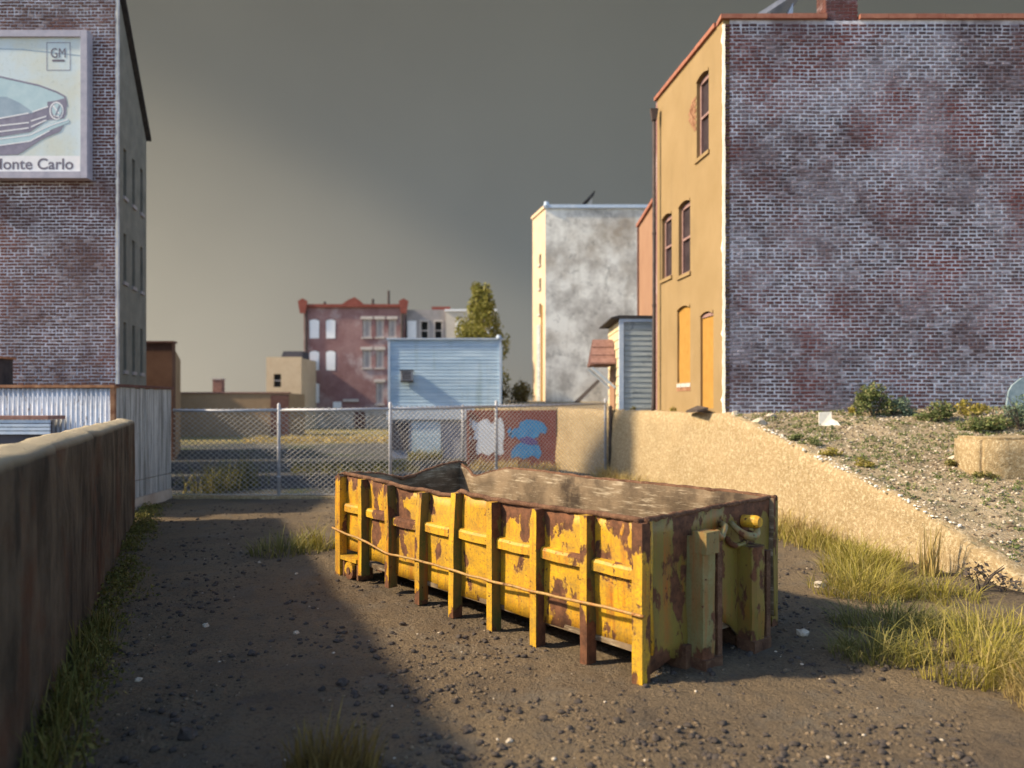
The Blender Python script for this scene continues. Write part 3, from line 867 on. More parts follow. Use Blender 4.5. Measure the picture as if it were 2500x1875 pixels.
mb = MB(); mb.tube([(bx1 - .1, Yb, bt + .06), (bx1 - .1, Yb, bt + .2)], [.12, .08], 8); mb.build('finial', M['blue_trim'], BB)
mb = MB(); mb.box(bx0 - .05, bx1 + .02, Yb - .10, Yb + .04, band - .02, dz(882, Yb)); mb.build('sill_band', M['blue_trim'], BB)
mb = MB(); mb.box(bx0 + .03, bx1 - .03, Yb + .08, Yb + 5.4, -.2, band); mb.build('base_wall', M['lav'], BB)
mb = MB(); mb.box(dx(890, Yb), dx(952, Yb), Yb + .0, Yb + .078, .0, band - .1); dd = mb.build('loading_door', M['blue'], BB)
mb = MB(); mb.box(dx(846, Yb), dx(882, Yb), Yb + .03, Yb + .078, .35, band - .15); mb.build('window_board', M['slate'], BB)
# air conditioner + sill
acx, acz = dx(880, Yb), dz(812, Yb)
AC = thing('air_conditioner', (acx, Yb - .1, acz - .25), 'small grey window air conditioner on pale blue wall', 'air conditioner')
mb = MB(); mb.box(acx - .24, acx + .24, Yb - .32, Yb - .012, acz - .2, acz + .2); ab = mb.build('casing', M['galv'], AC)
for i in range(5):
    m2 = MB(); m2.box(acx - .2, acx + .2, Yb - .335, Yb - .321, acz - .15 + i * .065, acz - .11 + i * .065); m2.build('louvre', M['slate'], ab)
mb = MB(); mb.box(acx - .28, acx + .28, Yb - .36, Yb - .012, acz + .2, acz + .24); mb.build('cover', M['slate'], AC)
mb = MB(); mb.box(acx - .26, acx + .26, Yb - .3, Yb - .012, acz - .26, acz - .205); mb.build('bracket', M['pipe'], AC)

# ------------------------------------------------------------------ far row houses
Yp = 71.0
RH = thing('red_row_house', (dx(765, Yp), Yp + 3, 0), 'far three-storey faded red brick row house with white boarded windows', 'house')
PR = frame((0, Yp, 0), (1, 0, 0), (0, -1, 0))
rx0, rx1, rt, rb = dx(656, Yp), dx(874, Yp), dz(664, Yp), dz(882, Yp)
boards = [(668, 690, 690, 731), (704, 725, 690, 731), (668, 690, 758, 800), (704, 725, 758, 800), (668, 690, 827, 870)]
sashes = [(783, 802, 690, 728), (812, 829, 690, 728), (839, 856, 690, 728), (783, 802, 756, 794), (812, 829, 756, 794), (812, 829, 826, 872)]
hol = [(dx(a, Yp), dx(b, Yp), dz(d, Yp), dz(c, Yp)) for a, b, c, d in boards + sashes]
mb = MB(); holed(mb, PR, rx0, rx1, rb, rt, .3, hol); mb.build('front_wall', M['brick_far'], RH)
for k, (a, b, c, d) in enumerate(hol):
    mb = MB()
    if k < len(boards):
        n = 8; pts = [(a + .04, c), (b - .04, c)] + [(lerp(b - .02, a + .02, i / n), d - .12 + .12 * math.sin(math.pi * i / n)) for i in range(n + 1)]
        mb.prism([PR(u, .03, z) for u, z in pts], PR(0, -.1, 0) - PR(0, 0, 0)); mb.build('boarded_window', M['white_board'], RH)
    else:
        mb.box(a, b, -.2, -.12, c, d, PR); w = mb.build('window', M['lintel'], RH)
        m2 = MB(); m2.box(lerp(a, b, .3), lerp(a, b, .7), -.118, -.10, c + .1, d - .1, PR); m2.build('pane', M['greyr'], w)
        m2 = MB(); m2.box(a - .15, b + .15, .003, .12, d + .01, d + .28, PR); m2.build('lintel', M['lintel'], w)
        m2 = MB(); m2.box(a - .1, b + .1, .003, .12, c - .15, c - .01, PR); m2.build('sill', M['lintel'], w)
mb = MB(); mb.box(rx0, rx1, Yp + .31, Yp + 7, rb, rt - .5); mb.build('body', M['brick_far'], RH)
mb = MB(); mb.box(rx0 - .6, rx1 + .2, Yp - .05, Yp + 6.9, -.2, rb - .003); mb.build('foundation', M['foundation'], RH)
mb = MB(); mb.box(dx(765, Yp), dx(790, Yp), Yp - .09, Yp - .053, 0, rb - .25); mb.build('basement_door', M['dark_trim'], RH)
mb = MB(); mb.box(dx(742, Yp), dx(775, Yp), Yp - .3, Yp - .003, dz(868, Yp), dz(862, Yp)); mb.build('door_canopy', M['lintel'], RH)
mb = MB(); mb.box(dx(720, Yp), dx(738, Yp), Yp - .15, Yp - .003, rb, dz(868, Yp)); mb.build('white_patch', M['white_board'], RH)
mb = MB(); mb.box(rx0 - .15, rx1 + .15, Yp - .25, Yp + .35, rt + .003, rt + .28); mb.build('cornice', M['red_paint'], RH)
for xd in (656, 873):
    mb = MB(); x = dx(xd, Yp); mb.prism([(x - .25, Yp - .4, rt - .6), (x + .25, Yp - .4, rt - .6), (x + .45, Yp - .4, rt + .55), (x, Yp - .4, rt + .8), (x - .45, Yp - .4, rt + .55)], (0, .14, 0)); mb.build('cornice_bracket', M['red_paint'], RH)
mb = MB(); x = dx(762, Yp); mb.prism([(x - 1.0, Yp - .1, rt + .29), (x + 1.0, Yp - .1, rt + .29), (x + .7, Yp - .1, rt + .6), (x + .2, Yp - .1, rt + .95), (x - .4, Yp - .1, rt + .7)], (0, .3, 0)); mb.build('pediment', M['red_paint'], RH)
for xd in (662, 869):
    mb = MB(); mb.tube([(dx(xd, Yp), Yp - .15, rb - 1), (dx(xd, Yp), Yp - .15, rt - .3)], .13, 6); mb.build('drain_pipe', M['pipe'], RH)
for xd, yd in ((690, 652), (797, 646), (832, 628)):
    mb = MB(); mb.tube([(dx(xd, Yp), Yp + 2, rt - .5), (dx(xd, Yp), Yp + 2, dz(yd, Yp + 2))], .13, 6); mb.build('vent_stack', M['pipe'], RH)

GH = thing('grey_row_house', (dx(920, Yp), Yp + 4, 0), 'far grey row house with two dark open windows above the blue building', 'house')
gx0_, gx1_, gt_ = dx(877, Yp), dx(962, Yp), dz(668, Yp)
hol = [(dx(a, Yp), dx(b, Yp), dz(d, Yp), dz(c, Yp)) for a, b, c, d in ((879, 898, 692, 735), (909, 923, 694, 732), (939, 953, 694, 732))]
PG = frame((0, Yp + .4, 0), (1, 0, 0), (0, -1, 0))
mb = MB(); holed(mb, PG, gx0_, gx1_, -.2, gt_, .3, hol); mb.build('front_wall', M['greyr'], GH)
for k, (a, b, c, d) in enumerate(hol):
    mb = MB(); mb.box(a, b, (-.02 if k == 0 else -.25), (.03 if k == 0 else -.2), c, d, PG); w = mb.build('boarded_window' if k == 0 else 'window', M['white_board'] if k == 0 else M['black'], GH)
    if k:
        for (p, q, r, s) in ((a - .12, a, c, d), (b, b + .12, c, d), (a - .12, b + .12, d + .01, d + .15), (a - .12, b + .12, c - .15, c - .01)):
            m2 = MB(); m2.box(p, q, .004, .06, r, s, PG); m2.build('frame', M['lintel'], w)
        m2 = MB(); m2.box(a, b, -.199, -.14, (c + d) / 2 - .06, (c + d) / 2 + .06, PG); m2.build('sash_bar', M['lintel'], w)
mb = MB(); mb.box(gx0_, gx1_, Yp + .71, Yp + 7, -.2, gt_ - .3); mb.build('body', M['greyr'], GH)
mb = MB(); x = dx(952, Yp + 2); mb.prism([(x - .7, Yp + 2, gt_ - .4), (x + .7, Yp + 2, gt_ - .4), (x + .9, Yp + 2, gt_ + .5), (x - .9, Yp + 2, gt_ + .5)], (0, .6, 0)); mb.build('chimney', M['red_paint'], GH)
BH = thing('beige_row_house', (dx(1010, Yp), Yp + 3, 0), 'far beige plain-walled house behind the olive tree', 'house')
mb = MB(); mb.box(dx(963, Yp), dx(1070, Yp), Yp + .1, Yp + 6.5, -.2, dz(672, Yp)); mb.build('wall', M['beige'], BH)
mb = MB(); mb.box(dx(962, Yp) - .05, dx(1073, Yp), Yp - .02, Yp + 6.6, dz(672, Yp) + .003, dz(668, Yp)); mb.build('coping', M['white_board'], BH)
for xd in (985, 1052):
    mb = MB(); mb.box(dx(xd, Yp), dx(xd + 14, Yp), Yp + .04, Yp + .097, dz(726, Yp), dz(694, Yp)); mb.build('boarded_window', M['white_board'], BH)

CB = thing('cream_house', (dx(612, 66), 68, 0), 'far small cream house with a single dark window', 'house')
Yc = 66.0
hol = [(dx(591, Yc), dx(607, Yc), dz(836, Yc), dz(808, Yc))]
PC = frame((0, Yc, 0), (1, 0, 0), (0, -1, 0))
mb = MB(); holed(mb, PC, dx(575, Yc), dx(651, Yc), -.2, dz(771, Yc), .3, hol); mb.build('front_wall', M['cream'], CB)
a, b, c, d = hol[0]
mb = MB(); mb.box(a, b, -.25, -.2, c, d, PC); w = mb.build('window', M['black'], CB)
m2 = MB(); m2.box(a, b, -.199, -.12, (c + d) / 2 - .05, (c + d) / 2 + .05, PC); m2.build('sash_bar', M['lintel'], w)
mb = MB(); mb.box(dx(575, Yc), dx(651, Yc), Yc + .31, Yc + 5, -.2, dz(771, Yc) - .1); mb.build('body', M['cream'], CB)
mb = MB(); mb.prism([(dx(606, Yc + 1), Yc + 1, dz(773, Yc)), (dx(654, Yc + 1), Yc + 1, dz(773, Yc)), (dx(654, Yc + 1), Yc + 1, dz(757, Yc)), (dx(612, Yc + 1), Yc + 1, dz(757, Yc))], (0, 2, 0)); mb.build('roof_hatch', M['slate'], CB)

LW = thing('low_building', (dx(500, 54), 55, 0), 'long low dark building with brick chimney left of the cream house', 'building')
Yl = 54.0
lx0, lx1, lt = dx(330, Yl), dx(625, Yl), dz(850, Yl)
mb = MB(); mb.box(lx0, lx1, Yl, Yl + 4, -.2, lt); mb.build('wall', M['tan_b'], LW)
mb = MB(); mb.box(-31, -24.6, 47.5, Yl - .01, -.2, 6.0); mb.build('shade_block', M['tan_b'], LW)  # unseen block, added to cast shade on the low building front
mb = MB(); mb.box(lx0 - .05, lx1 + .05, Yl - .08, Yl + .3, lt + .003, lt + .1); mb.build('coping', M['shingle'], LW)
mb = MB(); mb.box(dx(585, Yl), dx(624, Yl), Yl - .05, Yl - .003, -.1, lt - .1); mb.build('garage_door', M['dark_trim'], LW)
cx_ = dx(469, Yl + 2)
mb = MB(); mb.box(cx_ - .33, cx_ + .33, Yl + 2, Yl + 2.6, lt - .1, dz(820, Yl + 2)); ch_ = mb.build('chimney', M['shingle'], LW)
mb = MB(); mb.box(cx_ - .38, cx_ + .38, Yl + 1.95, Yl + 2.65, dz(820, Yl + 2), dz(817, Yl + 2)); mb.build('chimney_cap', M['lintel'], ch_)

NB = thing('brown_building', (-15.5, 33, 0), 'dark brown two-storey building beside the tall brick building', 'building')
Yn = 31.0
mb = MB(); nx0, nx1, nt = -19.5, dx(372, Yn), dz(741, Yn)
mb.box(nx0, nx1, Yn, Yn + .3, -.2, nt); mb.build('front_wall', M['brown_b'], NB)
e = dx(390, 38)
mb = MB(); mb.prism([(nx1 - .3, Yn + .31, -.2), (nx1, Yn + .01 + .3, -.2), (e, 38, -.2), (e - .3, 38, -.2)], (0, 0, nt - .1)); mb.build('side_wall', M['tan_b'], NB)
mb = MB(); mb.prism([(nx0, Yn + .31, nt - .5), (nx1 - .3, Yn + .31, nt - .5), (e - .3, 38, nt - .5), (nx0, 38, nt - .5)], (0, 0, .2)); mb.build('roof', M['tar'], NB)
mb = MB(); mb.box(nx0 - .05, nx1 + .05, Yn - .07, Yn + .35, nt + .002, nt + .08); mb.build('coping', M['dark_trim'], NB)

mb = MB(); mb.box(-24, -14.3, 24.5, 28.6, -.2, 8.6); mb.build('shade_wing', M['brown_b'], NB)  # unseen wing and coping, added to throw shade over the lot
mb = MB(); mb.box(-24.1, -14.25, 24.4, 28.65, 8.603, 8.75); mb.build('shade_wing_coping', M['dark_trim'], NB)

# ------------------------------------------------------------------ left brick building and billboard
LBc = Vector((-10.35, 20.0, 0)); LBe = Vector((-11.04, 23.0, 0))
LB = thing('brick_building', (-13, 21, 0), 'tall maroon brick building on the left carrying the car billboard', 'building')
mb = MB(); mb.box(-16.0, LBc.x - .14, 20.0, 20.3, -.2, 13.2); wallL = mb.build('front_wall', M['mortar'], LB)
PL = frame((-16, 20.0, 0), (1, 0, 0), (0, -1, 0))
BBX1 = dx(191, 19.7); BBZ0, BBZ1 = dz(387, 19.7), dz(68, 19.7)
brick_wall(LB, wallL, PL, .02, 16 + LBc.x - .03, 2.35, 13.15, .087, .183, M['brick_l'],
           lambda u, z: u > 2.9 and 5.3 < z < 7.6, 9, skip=lambda u, z: u - 16 < BBX1 - .4 and BBZ0 + .4 < z < BBZ1 - .4)
da = (LBe - LBc).normalized(); dn = Vector((da.y, -da.x, 0))
PLS = frame(LBc, da, dn)
ll = (LBe - LBc).length
hol = []
for zc in (3.9, 6.3, 8.6):
    for uc in (.7, 1.6, 2.5):
        hol.append((uc - .15, uc + .15, zc - .7, zc + .6))
mb = MB(); holed(mb, PLS, .08, ll, -.2, 10.2, .3, hol)
mb.prism([PLS(.08, 0, 10.2), PLS(ll, 0, 10.2), PLS(.08, 0, 13.1)], PLS(0, -.3, 0) - PLS(0, 0, 0))
mb.build('side_wall', simple('weathered_grey_render', (.15, .15, .13), (.23, .22, .19), 2, .95, .5), LB)
for a, b, c, d in hol:
    mb = MB(); mb.box(a, b, -.25, -.2, c, d, PLS); w = mb.build('window', M['black'], LB)
    m2 = MB(); m2.box(a - .05, b + .05, .002, .05, c - .1, c - .003, PLS); m2.build('sill', M['greyr'], w)
mb = MB(); mb.prism([PLS(.12, -.3, 13.2), PLS(ll + .1, -.3, 10.25), PLS(ll + .1, -.3, 10.35), PLS(.12, -.3, 13.3)], PLS(0, .42, 0) - PLS(0, 0, 0)); mb.build('coping', M['tar'], LB)
mb = MB(); mb.prism([(-16, 20.31, 9.9), (LBc.x - .45, 20.31, 9.9), (LBe.x - .3, 23.0, 9.9), (-16, 23.0, 9.9)], (0, 0, .2)); mb.build('roof', M['tar'], LB)
mb = MB(); mb.box(-16, LBe.x - .3, 23.0, 23.2, -.2, 10.2); mb.box(-16.2, -16.003, 20.0, 23.2, -.2, 10.35); mb.build('rear_wall', M['brown_b'], LB)
# chipped white arris
mb = MB(); zz = 2.4; rg = random.Random(18); pz = []
while zz < 13.15: pz.append((zz, rg.uniform(.01, .05), rg.uniform(.01, .03))); zz += rg.uniform(.05, .15)
for (z0, w0, e0), (z1, w1, e1) in zip(pz, pz[1:]):
    mb.add([PL(16 + LBc.x - w0, .02, z0), PL(16 + LBc.x - w1, .02, z1), PL(16 + LBc.x + .012, .014, z1), PL(16 + LBc.x + .012, .014, z0), PLS(e0, .006, z0), PLS(e1, .006, z1)], [(0, 1, 2, 3), (3, 2, 5, 4)])
mb.build('corner_plaster', M['plaster_edge'], LB)
mb = MB(); mb.box(LBc.x - .14, LBc.x, 20.003, 20.09, -.2, 13.18); mb.build('corner_pier', M['mortar'], LB)

YB = 19.74
BD = thing('billboard', (-12.4, YB, BBZ0), 'framed faded car advertisement billboard on the left brick building', 'billboard')
bX0 = -14.6
ZX = lambda zx: (zx / 3.456 - CX) / F * YB
ZZ = lambda zy: CH - (zy / 3.456 - HY) / F * YB
bX1 = dx(191, YB)
zB, zT = ZZ(1508), ZZ(262)
mb = MB(); mb.box(bX0 + .05, bX1 - .05, YB, 19.97, zB + .05, zT - .05); panel = mb.build('panel', M['poster'], BD)
fw = .17
for (x0, x1, z0, z1) in ((bX0, bX1 - fw, zT - fw, zT), (bX0, bX1 - fw, zB, zB + fw), (bX1 - fw + .004, bX1, zB, zT), (bX0 - fw, bX0 - .004, zB, zT)):
    mb = MB(); mb.box(x0, x1, YB - .07, 19.95, z0, z1); mb.build('frame_board', M['frame'], BD)
def prt(pts, m, lay, name='printed_car'):
    mb = MB(); mb.prism([(ZX(x), YB - .0016 * lay, ZZ(y)) for x, y in pts], (0, .0012, 0)); mb.build(name, m, panel)
def line(p, q, w, m, lay, name='printed_car'):
    (x0, y0), (x1, y1) = p, q
    l = math.hypot(x1 - x0, y1 - y0); nx_, ny_ = -(y1 - y0) / l * w / 2, (x1 - x0) / l * w / 2
    prt([(x0 + nx_, y0 + ny_), (x1 + nx_, y1 + ny_), (x1 - nx_, y1 - ny_), (x0 - nx_, y0 - ny_)], m, lay, name)
LX = -560
prt([(LX, 1315), (676, 1315), (676, 1446), (LX, 1446)], M['p_white'], 2, 'caption_band')
line((LX, 395), (200, 418), 9, M['p_hood'], 2, 'printed_horizon'); line((200, 418), (680, 470), 9, M['p_hood'], 2, 'printed_horizon')
prt([(LX, 560), (-200, 610), (0, 650), (130, 670), (330, 725), (480, 780), (545, 815), (562, 850), (565, 900), (556, 960), (540, 1000), (400, 1015), (0, 1150), (LX, 1220)], M['p_body'], 2)
prt([(LX, 830), (-200, 815), (60, 818), (170, 870), (272, 940), (268, 960), (0, 1000), (LX, 1050)], M['p_hood'], 3)
for a, b in (((LX, 560), (0, 648)), ((0, 648), (330, 722)), ((330, 722), (480, 778)), ((480, 778), (548, 815)), ((548, 815), (566, 900))): line(a, b, 14, M['p_dark'], 4)
prt([(400, 860), (470, 850), (540, 830), (562, 860), (560, 960), (540, 1000), (400, 1015)], M['p_dark'], 3)
prt([(LX, 1070), (0, 1000), (268, 955), (405, 905), (402, 1012), (255, 1112), (0, 1155), (LX, 1230)], M['p_dark'], 4)
def ell(cx, cy, rx, ry, m, lay):
    prt([(cx + rx * math.cos(2 * math.pi * i / 24), cy + ry * math.sin(2 * math.pi * i / 24)) for i in range(24)], m, lay)
ell(478, 935, 60, 76, M['p_white'], 5); ell(478, 935, 50, 65, M['p_dark'], 6); ell(482, 930, 42, 56, M['p_body'], 7)
line((450, 890), (500, 960), 14, M['p_white'], 8); line((505, 890), (470, 980), 10, M['p_dark'], 9); line((455, 975), (500, 985), 10, M['p_white'], 9)
for y0, y1 in ((1000, 955), (1062, 1035), (1112, 1080)): line((LX, y0 + 65), (0, y0), 11, M['p_white'], 6); line((0, y0), (245, y1), 11, M['p_white'], 6)
for a, b in (((275, 945), (408, 900)), ((262, 1022), (392, 982)), ((262, 1072), (392, 1014))): line(a, b, 11, M['p_white'], 6)
prt([(LX, 1260), (0, 1165), (250, 1130), (420, 1050), (500, 1018), (578, 1004), (586, 1032), (540, 1052), (420, 1100), (260, 1190), (0, 1228), (LX, 1320)], M['p_body'], 5)
prt([(LX, 1315), (0, 1232), (260, 1192), (420, 1102), (540, 1056), (505, 1112), (360, 1172), (190, 1285), (150, 1305), (0, 1312), (LX, 1314)], M['p_dark'], 5)
for a, b in (((0, 1175), (250, 1142)), ((250, 1142), (420, 1062)), ((420, 1062), (575, 1010)), ((0, 1228), (255, 1192)), ((255, 1192), (420, 1104)), ((LX, 1270), (0, 1175)), ((LX, 1318), (0, 1228))): line(a, b, 10, M['p_white'], 7)
for a, b in (((395, 360), (592, 360)), ((592, 360), (592, 592)), ((592, 592), (395, 592)), ((395, 592), (395, 360))): line(a, b, 5, M['p_dark'], 3, 'emblem')
prt([(440, 503), (545, 503), (545, 520), (440, 520)], M['p_ink'], 3, 'emblem')
def text(s, size, x, z, y, m, name, parent, align='LEFT', bold=0.0, sx=1.0):
    cu = bpy.data.curves.new('lettering', 'FONT')
    cu.body = s; cu.size = size; cu.align_x = align; cu.offset = bold; cu.extrude = .001
    ob = bpy.data.objects.new('tmp', cu); COL.objects.link(ob)
    dg = bpy.context.evaluated_depsgraph_get()
    me = bpy.data.meshes.new_from_object(ob.evaluated_get(dg))
    bpy.data.objects.remove(ob); bpy.data.curves.remove(cu)
    o0 = ORG[parent.name]
    for v in me.vertices:
        p = v.co.copy(); v.co = Vector((x + p.x * sx, y - p.z, z + p.y)) - o0
    me.materials.clear(); me.materials.append(m)
    ob = bpy.data.objects.new(name, me); COL.objects.link(ob); ob.parent = parent
    return ob
text("Monte Carlo", .40, ZX(622), ZZ(1428), YB - .006, M['p_ink'], 'lettering', panel, 'RIGHT', .006, 1.03)
text("GM", .36, ZX(493), ZZ(487), YB - .006, M['p_ink'], 'lettering', panel, 'CENTER', 0.0, .76)

# ------------------------------------------------------------------ corrugated shed
CS = thing('corrugated_shed', (-9.6, 17, 0), 'low white corrugated tin shed with plank side behind the concrete wall', 'shed')
sc_, sr = Vector((-8.16, 15.6, 0)), Vector((-8.30, 18.55, 0))
stp = 2.62
xk = sc_.x
for i in range(5):
    x1 = xk - i * 1.1; x0 = x1 - 1.1
    mb = MB(); rows = []
    n = 67
    for j in range(n):
        x = lerp(x0, x1, j / (n - 1)); y = 15.62 + .018 * math.sin(x * 2 * math.pi / .1) + (.008 if i % 2 else 0)
        rows.append([(x, y, 0.0), (x, y, stp - .01), (x, y + .02, stp - .01), (x, y + .02, 0.0)])
    mb.v = [p for r in rows for p in r]
    mb.f = [(j * 4 + k, (j + 1) * 4 + k, (j + 1) * 4 + (k + 1) % 4, j * 4 + (k + 1) % 4) for j in range(n - 1) for k in range(4)]
    mb.build('tin_sheet', M['tin'], CS, True)
PSH = frame(sc_, sr - sc_, (1, .05, 0))
sll = (sr - sc_).length
nb = 12
for i in range(nb):
    mb = MB(); j = rnd.uniform(0, .012)
    mb.box(lerp(0, sll, i / nb) + .003, lerp(0, sll, (i + 1) / nb) - .003, -.05, j, .62, stp + .02 - rnd.random() * .03, PSH); mb.build('plank', M['plank'], CS)
    mb = MB(); mb.box(lerp(0, sll, i / nb) + .003, lerp(0, sll, (i + 1) / nb) - .003, -.05, j * .7, .24, .61 - rnd.random() * .02, PSH); mb.build('plank', M['plank'], CS)
mb = MB(); mb.box(0, sll, -.12, .03, -.2, .235, PSH); mb.build('footing', M['foundation'], CS)
mb = MB(); mb.box(-.02, .06, -.06, .03, .2, stp + .03, PSH); mb.build('corner_post', M['rust_trim'], CS)
mb = MB(); mb.box(-13.6, sc_.x + .04, 15.55, 15.75, stp + .003, stp + .06); mb.build('eave_trim', M['rust_trim'], CS)
mb = MB(); mb.box(.02, sll + .05, -.1, .05, stp + .03, stp + .08, PSH); mb.build('eave_trim', M['dark_trim'], CS)
mb = MB(); mb.prism([(-13.6, 15.76, stp - .06), (sc_.x - .03, 15.76, stp - .06), (sr.x - .05, 18.55, stp - .06), (-13.6, 18.55, stp - .06)], (0, 0, .08)); mb.build('roof', M['rust_trim'], CS)
mb = MB(); mb.box(-13.6, sr.x - .05, 18.4, 18.55, -.2, stp - .07); mb.build('rear_wall', M['plank'], CS)
# low hatch / counter roof in front of the tin
hx1 = dx(117, 15.2); hzt = dz(898, 15.2)
mb = MB(); mb.box(-13, hx1, 15.0, 15.58, hzt - .07, hzt); cn = mb.build('canopy_board', M['shingle'], CS)
for i in range(4):
    mb = MB(); mb.box(-12.9, hx1 + .02, 15.02 + .0, 15.06, hzt - .14 - i * .075, hzt - .08 - i * .075); mb.build('canopy_slat', M['blue_trim'], cn)
mb = MB(); mb.box(hx1 - .05, hx1 + .0, 15.08, 15.14, 0, hzt - .08); mb.build('canopy_post', M['pipe'], cn)
mb = MB(); mb.box(-12.9, hx1 - .06, 15.09, 15.12, 0, hzt - .1); mb.build('canopy_screen', M['slate'], cn)
PST = thing('roof_stack', (-13.05, 18.2, stp), 'dark roof stack on the corrugated shed at the left edge', 'chimney')
bx_ = dx(-14, 17.5)
mb = MB(); mb.box(bx_ - .25, bx_ + .25, 17.3, 17.8, stp - .0, dz(775, 17.5)); mb.build('stack', M['tar'], PST)
mb = MB(); mb.box(bx_ - .3, bx_ + .3, 17.25, 17.85, dz(775, 17.5), dz(771, 17.5)); mb.build('cap', M['rust_trim'], PST)

# ------------------------------------------------------------------ concrete wall on the left
d_ = Vector((-.39, .92, 0)).normalized(); n_ = Vector((.92, .39, 0)).normalized()
p0 = Vector((-3.6, 6.0, 0)) - d_ * 4.6
Lw = (Vector((-7.42, 14.95, 0)) - p0).length
mb = MB()
cs = [(-.0, -.25), (.0, .5), (.0, 1.0), (.0, 1.5), (.0, 1.8), (-.004, 1.93), (-.022, 1.962), (-.10, 1.985), (-.2, 2.005), (-.28, 2.0), (-.30, 1.94), (-.30, 1.5), (-.30, -.25)]
def refine(c):
    out = []
    for (a, b), (e, f) in zip(c, c[1:]):
        n = max(1, int(abs(f - b) / .08))
        out += [(lerp(a, e, k / n), lerp(b, f, k / n)) for k in range(n)]
    return out + [c[-1]]
cs = refine(cs)
nl = 190
vs = []
for i in range(nl):
    s = Lw * (i / (nl - 1))
    p = p0 + d_ * s
    endr = max(0, (s - Lw + .12) / .12)
    for (o_, z) in cs:
        k = nz(s * 2.2, z * .5, 3) * .018 + nz(s * 9, z * 1.1, 7) * .012 + nz(s * 20, z * 20, 2) * .004
        dmg = max(0, nz(s * 1.1, z * .9, 12) - .28) * .10
        zz = z + (nz(s * 1.4, o_ * 3, 5) * .025 if z > 1.7 else 0)
        q = p + n_ * (o_ + (k - dmg if o_ > -.1 else -k)) + Vector((0, 0, zz))
        q = lerp(q, p + n_ * -.15 + Vector((0, 0, min(z, 1.97))), endr * endr * .3)
        vs.append(q)
nc = len(cs)
mb.add(vs, [(i * nc + j, (i + 1) * nc + j, (i + 1) * nc + j + 1, i * nc + j + 1) for i in range(nl - 1) for j in range(nc - 1)] + [tuple((nl - 1) * nc + k for k in range(nc)), tuple(range(nc - 1, -1, -1))])
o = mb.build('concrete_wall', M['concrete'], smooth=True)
tag(o, 'shaded board-marked concrete wall running along the left of the dirt lane', 'wall')

# ------------------------------------------------------------------ chain link fence
CF = thing('chain_link_fence', (-3, 19.5, 0), 'galvanised chain link fence closing the lane behind the dumpster', 'fence')
fp = [Vector((-8.27, 18.6, 2.13)), Vector((-5.69, 18.6, 2.14)), Vector((dx(843, 18.6), 18.6, 2.17)), Vector((-.43, 20.9, 2.22)), Vector((2.94, 24.0, 2.30))]
for i, p in enumerate(fp[1:], 1):
    mb = MB(); mb.tube([(p.x, p.y, -.1), (p.x, p.y, p.z + .13), (p.x, p.y, p.z + .17)], [.042, .042, .02], 8); po = mb.build('post', M['galv'], CF, True)
    for z in (.5, 1.2, 1.8):
        m2 = MB(); m2.tube([(p.x, p.y, z), (p.x, p.y, z + .035)], .056, 8); m2.build('clamp', M['galv'], po)
for p, q in zip(fp, fp[1:]):
    mb = MB(); mb.tube([p, lerp(p, q, .5) + Vector((0, 0, -.012)), q], .036, 8); mb.build('top_rail', M['galv'], CF, True)
    mb = MB(); mb.tube([(p.x, p.y - .03, .09), (q.x, q.y - .03, .07)], .012, 5); mb.build('tension_wire', M['wire'], CF)
    # woven diagonal wires
    L_ = (q - p).to_2d().length; dirv = (q - p); dirv.z = 0; dirv.normalize(); nv = Vector((-dirv.y, dirv.x, 0))
    mw = MB(); wd, hh_ = .150, .120
    k = -int(2.4 / hh_) - 1
    rw = .0075
    while k * wd < L_ + .1:
        for sg in (1, -1):
            # line u = k*wd + sg*z*wd/hh_ within z range
            pts = []
            zmax = 2.14 if sg == 1 else 2.14
            z = .05; zz_ = []
            top = lerp(p.z, q.z, .5) + .05
            u0 = k * wd if sg == 1 else k * wd + (top) * wd / hh_
            za, zb = .05, top
            # clip u in [0, L_]
            def zu(u): return (u - u0) / (sg * wd / hh_)
            a_, b_ = sorted((zu(0.0), zu(L_)))
            za, zb = max(za, a_), min(zb, b_)
            if zb - za > .03:
                n = max(1, int((zb - za) / 1.2))
                pr = []
                for j in range(n + 1):
                    z = lerp(za, zb, j / n); u = u0 + sg * z * wd / hh_
                    sag = nz(u * .7, z * .7, 2) * .05
                    pr.append(p + dirv * u + nv * (sag + sg * .006) + Vector((0, 0, z - p.z)))
                mw.tube(pr, rw, 3)
        k += 1
    mw.build('wire_mesh', M['wire'], CF)
mb = MB(); mb.box(-8.2, dx(843, 18.6) + .1, 18.42, 18.62, -.15, .045)
tag(mb.build('concrete_kerb', M['retain']), 'low tan concrete kerb under the left half of the fence', 'kerb')
SP = MB(); x = dx(1000, 25.5); SP.tube([(x, 25.5, -.1), (x, 25.5, 2.2), (x, 25.5, 2.26)], [.05, .05, .02], 8)
tag(SP.build('steel_post', M['galv'], None, True), 'thin bare steel post beside the graffiti wall left edge', 'post')
mb = MB(); mb.tube([(2.99 + .1, 23.9, -.1), (2.99 + .1, 23.9, 2.2), (3.09, 23.9, 2.24)], [.06, .06, .03], 8)  # dark post put where the wall end only casts shadow
tag(mb.build('wall_end_shade_post', M['twig'], None, True), 'dark post standing in for shadow where the fence meets the beige wall', 'post')

